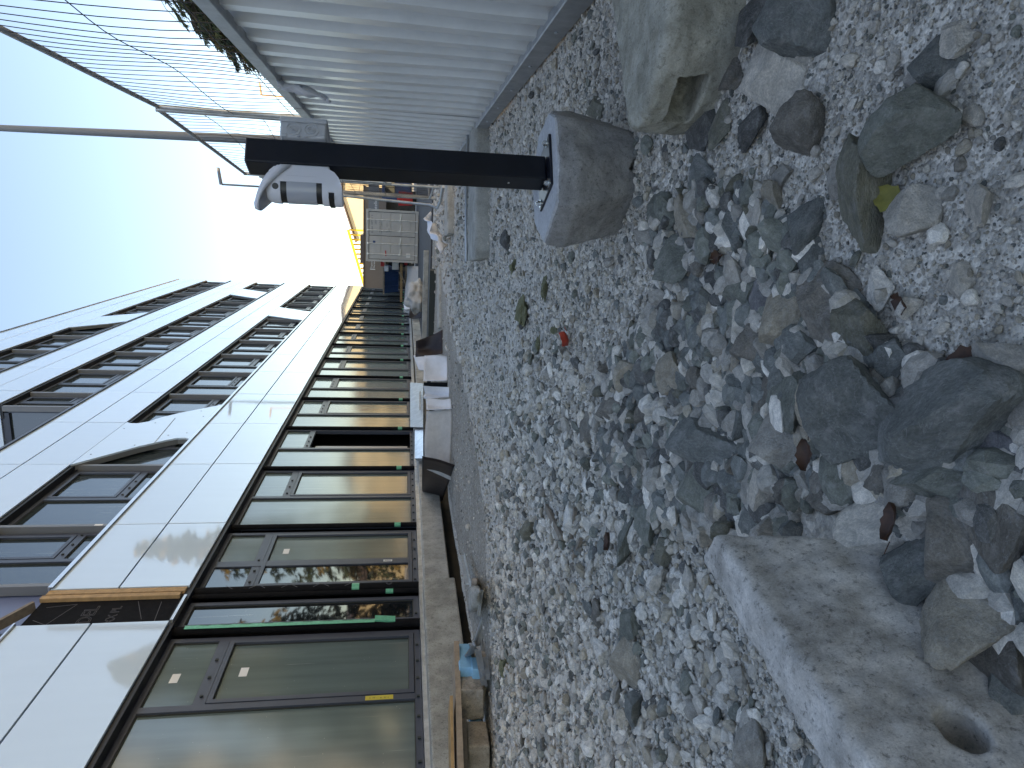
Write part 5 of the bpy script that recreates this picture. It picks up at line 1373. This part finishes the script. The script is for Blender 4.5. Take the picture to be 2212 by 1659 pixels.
ci.inputs['Collection'].default_value = protos; ci.inputs['Separate Children'].default_value = True; ci.inputs['Reset Children'].default_value = True
def na(nm_):
    a_ = N.new('GeometryNodeInputNamedAttribute'); a_.data_type = 'FLOAT_VECTOR'; a_.inputs['Name'].default_value = nm_; return a_.outputs['Attribute']
rv = N.new('FunctionNodeRandomValue'); rv.data_type = 'INT'; rv.inputs['Min'].default_value = 0; rv.inputs['Max'].default_value = 9
mp_ = N.new('GeometryNodeMeshToPoints')
L_.new(gi.outputs[0], mp_.inputs['Mesh']); L_.new(mp_.outputs[0], ip.inputs['Points']); L_.new(ci.outputs[0], ip.inputs['Instance']); ip.inputs['Pick Instance'].default_value = True
L_.new([s for s in rv.outputs if s.type == 'INT'][0], ip.inputs['Instance Index'])
e2r = N.new('FunctionNodeEulerToRotation'); L_.new(na('rot'), e2r.inputs[0]); L_.new(e2r.outputs[0], ip.inputs['Rotation'])
L_.new(na('scl'), ip.inputs['Scale']); L_.new(ip.outputs[0], go.inputs[0])
md = gravel.modifiers.new('scatter', 'NODES'); md.node_group = ng

# ============================================================ SMALL THINGS ON THE GRAVEL
def tuft(label, x0, x1, y0, y1, seed):
    g_ = GZ((x0+x1)/2, (y0+y1)/2); d = math.hypot(g_.x, g_.y); k = math.sqrt(d*d+HC*HC)/FOC
    me = rock_mesh('mineral_wool', seed, 4, 5, .1, .45); me.materials.clear(); me.materials.append(MT['wool'])
    o = bpy.data.objects.new('mineral_wool', me); COL.objects.link(o); o.location = (g_.x, g_.y, .02); w_ = (y1-y0)*k/2
    o.scale = (w_*1.1, w_*.7, (x1-x0)*k/2); o.rotation_euler = (0, 0, random.uniform(-.3, .3)); tag(o, label, 'insulation scrap', 'scraps of mineral wool on the gravel')
tuft('biggest yellow green mineral wool tuft behind the red leaf', 1122, 1152, 645, 712, 61)
tuft('narrow mineral wool tuft between base block and red leaf', 1176, 1190, 598, 645, 62)
tuft('mineral wool tuft nearest the long concrete bar', 1105, 1121, 562, 598, 63)
tuft('mineral wool tuft touching the red leaf', 1198, 1216, 700, 722, 64)
tuft('small dark mineral wool tuft left of the red leaf', 1166, 1176, 730, 768, 65)
tuft('lone mineral wool tuft near the blue foam', 1087, 1103, 1415, 1460, 66)
def leaf(label, px, py, L, m, seed, curl=.5, z=.03):
    g_ = GZ(px, py, z); rr = random.Random(seed); mb = MB(); vs = []; fs = []; n_ = 9
    for i in range(n_):
        u = i/(n_-1); w_ = L*.30*math.sin(PI*min(1, u*.95+.03))**.8
        for j in (-1, -.5, 0, .5, 1):
            jag = 1+.25*math.sin(u*26)*(abs(j) == 1)
            vs.append(((u-.5)*L, j*w_*jag, curl*L*(.25*abs(j)**1.5+.35*(u-.5)**2)+rr.uniform(-.02, .02)*L))
    for i in range(n_-1):
        for j in range(4): q = i*5+j; fs.append((q, q+5, q+6, q+1))
    mb.add(vs, fs, True); mb.bar((-.5*L, 0, .01*L), (-.85*L, .05*L, .05*L), .02*L, .02*L)
    o = mb.build('fallen_leaf', m); o.location = g_; o.rotation_euler = (rr.uniform(-.4, .4), rr.uniform(-.4, .4), rr.uniform(0, 6)); tag(o, label, 'leaf', 'fallen leaves'); return o
leaf('bright red curled leaf on the open gravel', 1228, 731, .085, 'redleaf', 1, 1.2, .02)
leaf('yellow green leaf trapped under the round pale stone', 1926, 432, .06, 'yleaf', 2, .4, .02)
leaf('brown leaf in the hollow right of the pale gravel', 1318, 1170, .055, 'brownleaf', 3, 1.0, .04)
leaf('rusty leaf edge beside the dusty stone at the slab corner', 1932, 1130, .05, 'brownleaf', 4, .8, .04)
leaf('brown leaf upright between stones of mid heap', 1745, 985, .05, 'brownleaf', 5, .8, .05)
leaf('brown leaf beside the round dark mottled stone', 1555, 555, .05, 'brownleaf', 6, .8, .04)
leaf('long dry leaf lying above the slate blue stone', 2095, 790, .08, 'brownleaf', 7, .3, .02)
leaf('thin dark leaf lying on the sand beside a white stone', 1948, 655, .05, 'brownleaf', 8, .4, .015)
for lb, a, b, wd in (('grey wood splinter leaning on the whitish stone', GZ(1243, 1100, .03), GZ(1233, 1160, .02), .02), ('rotten brown wood strip on the gravel', GZ(1180, 1095, .02), GZ(1215, 1165, .02), .03), ('short pale wood splinter below the whitish stone', GZ(1255, 1165, .03), GZ(1238, 1205, .02), .015)):
    m_ = MB(); m_.bar(a, b, wd, .012); tag(m_.build('wood_splinter', 'oldwood'), lb, 'wood piece', 'wood pieces on the gravel')
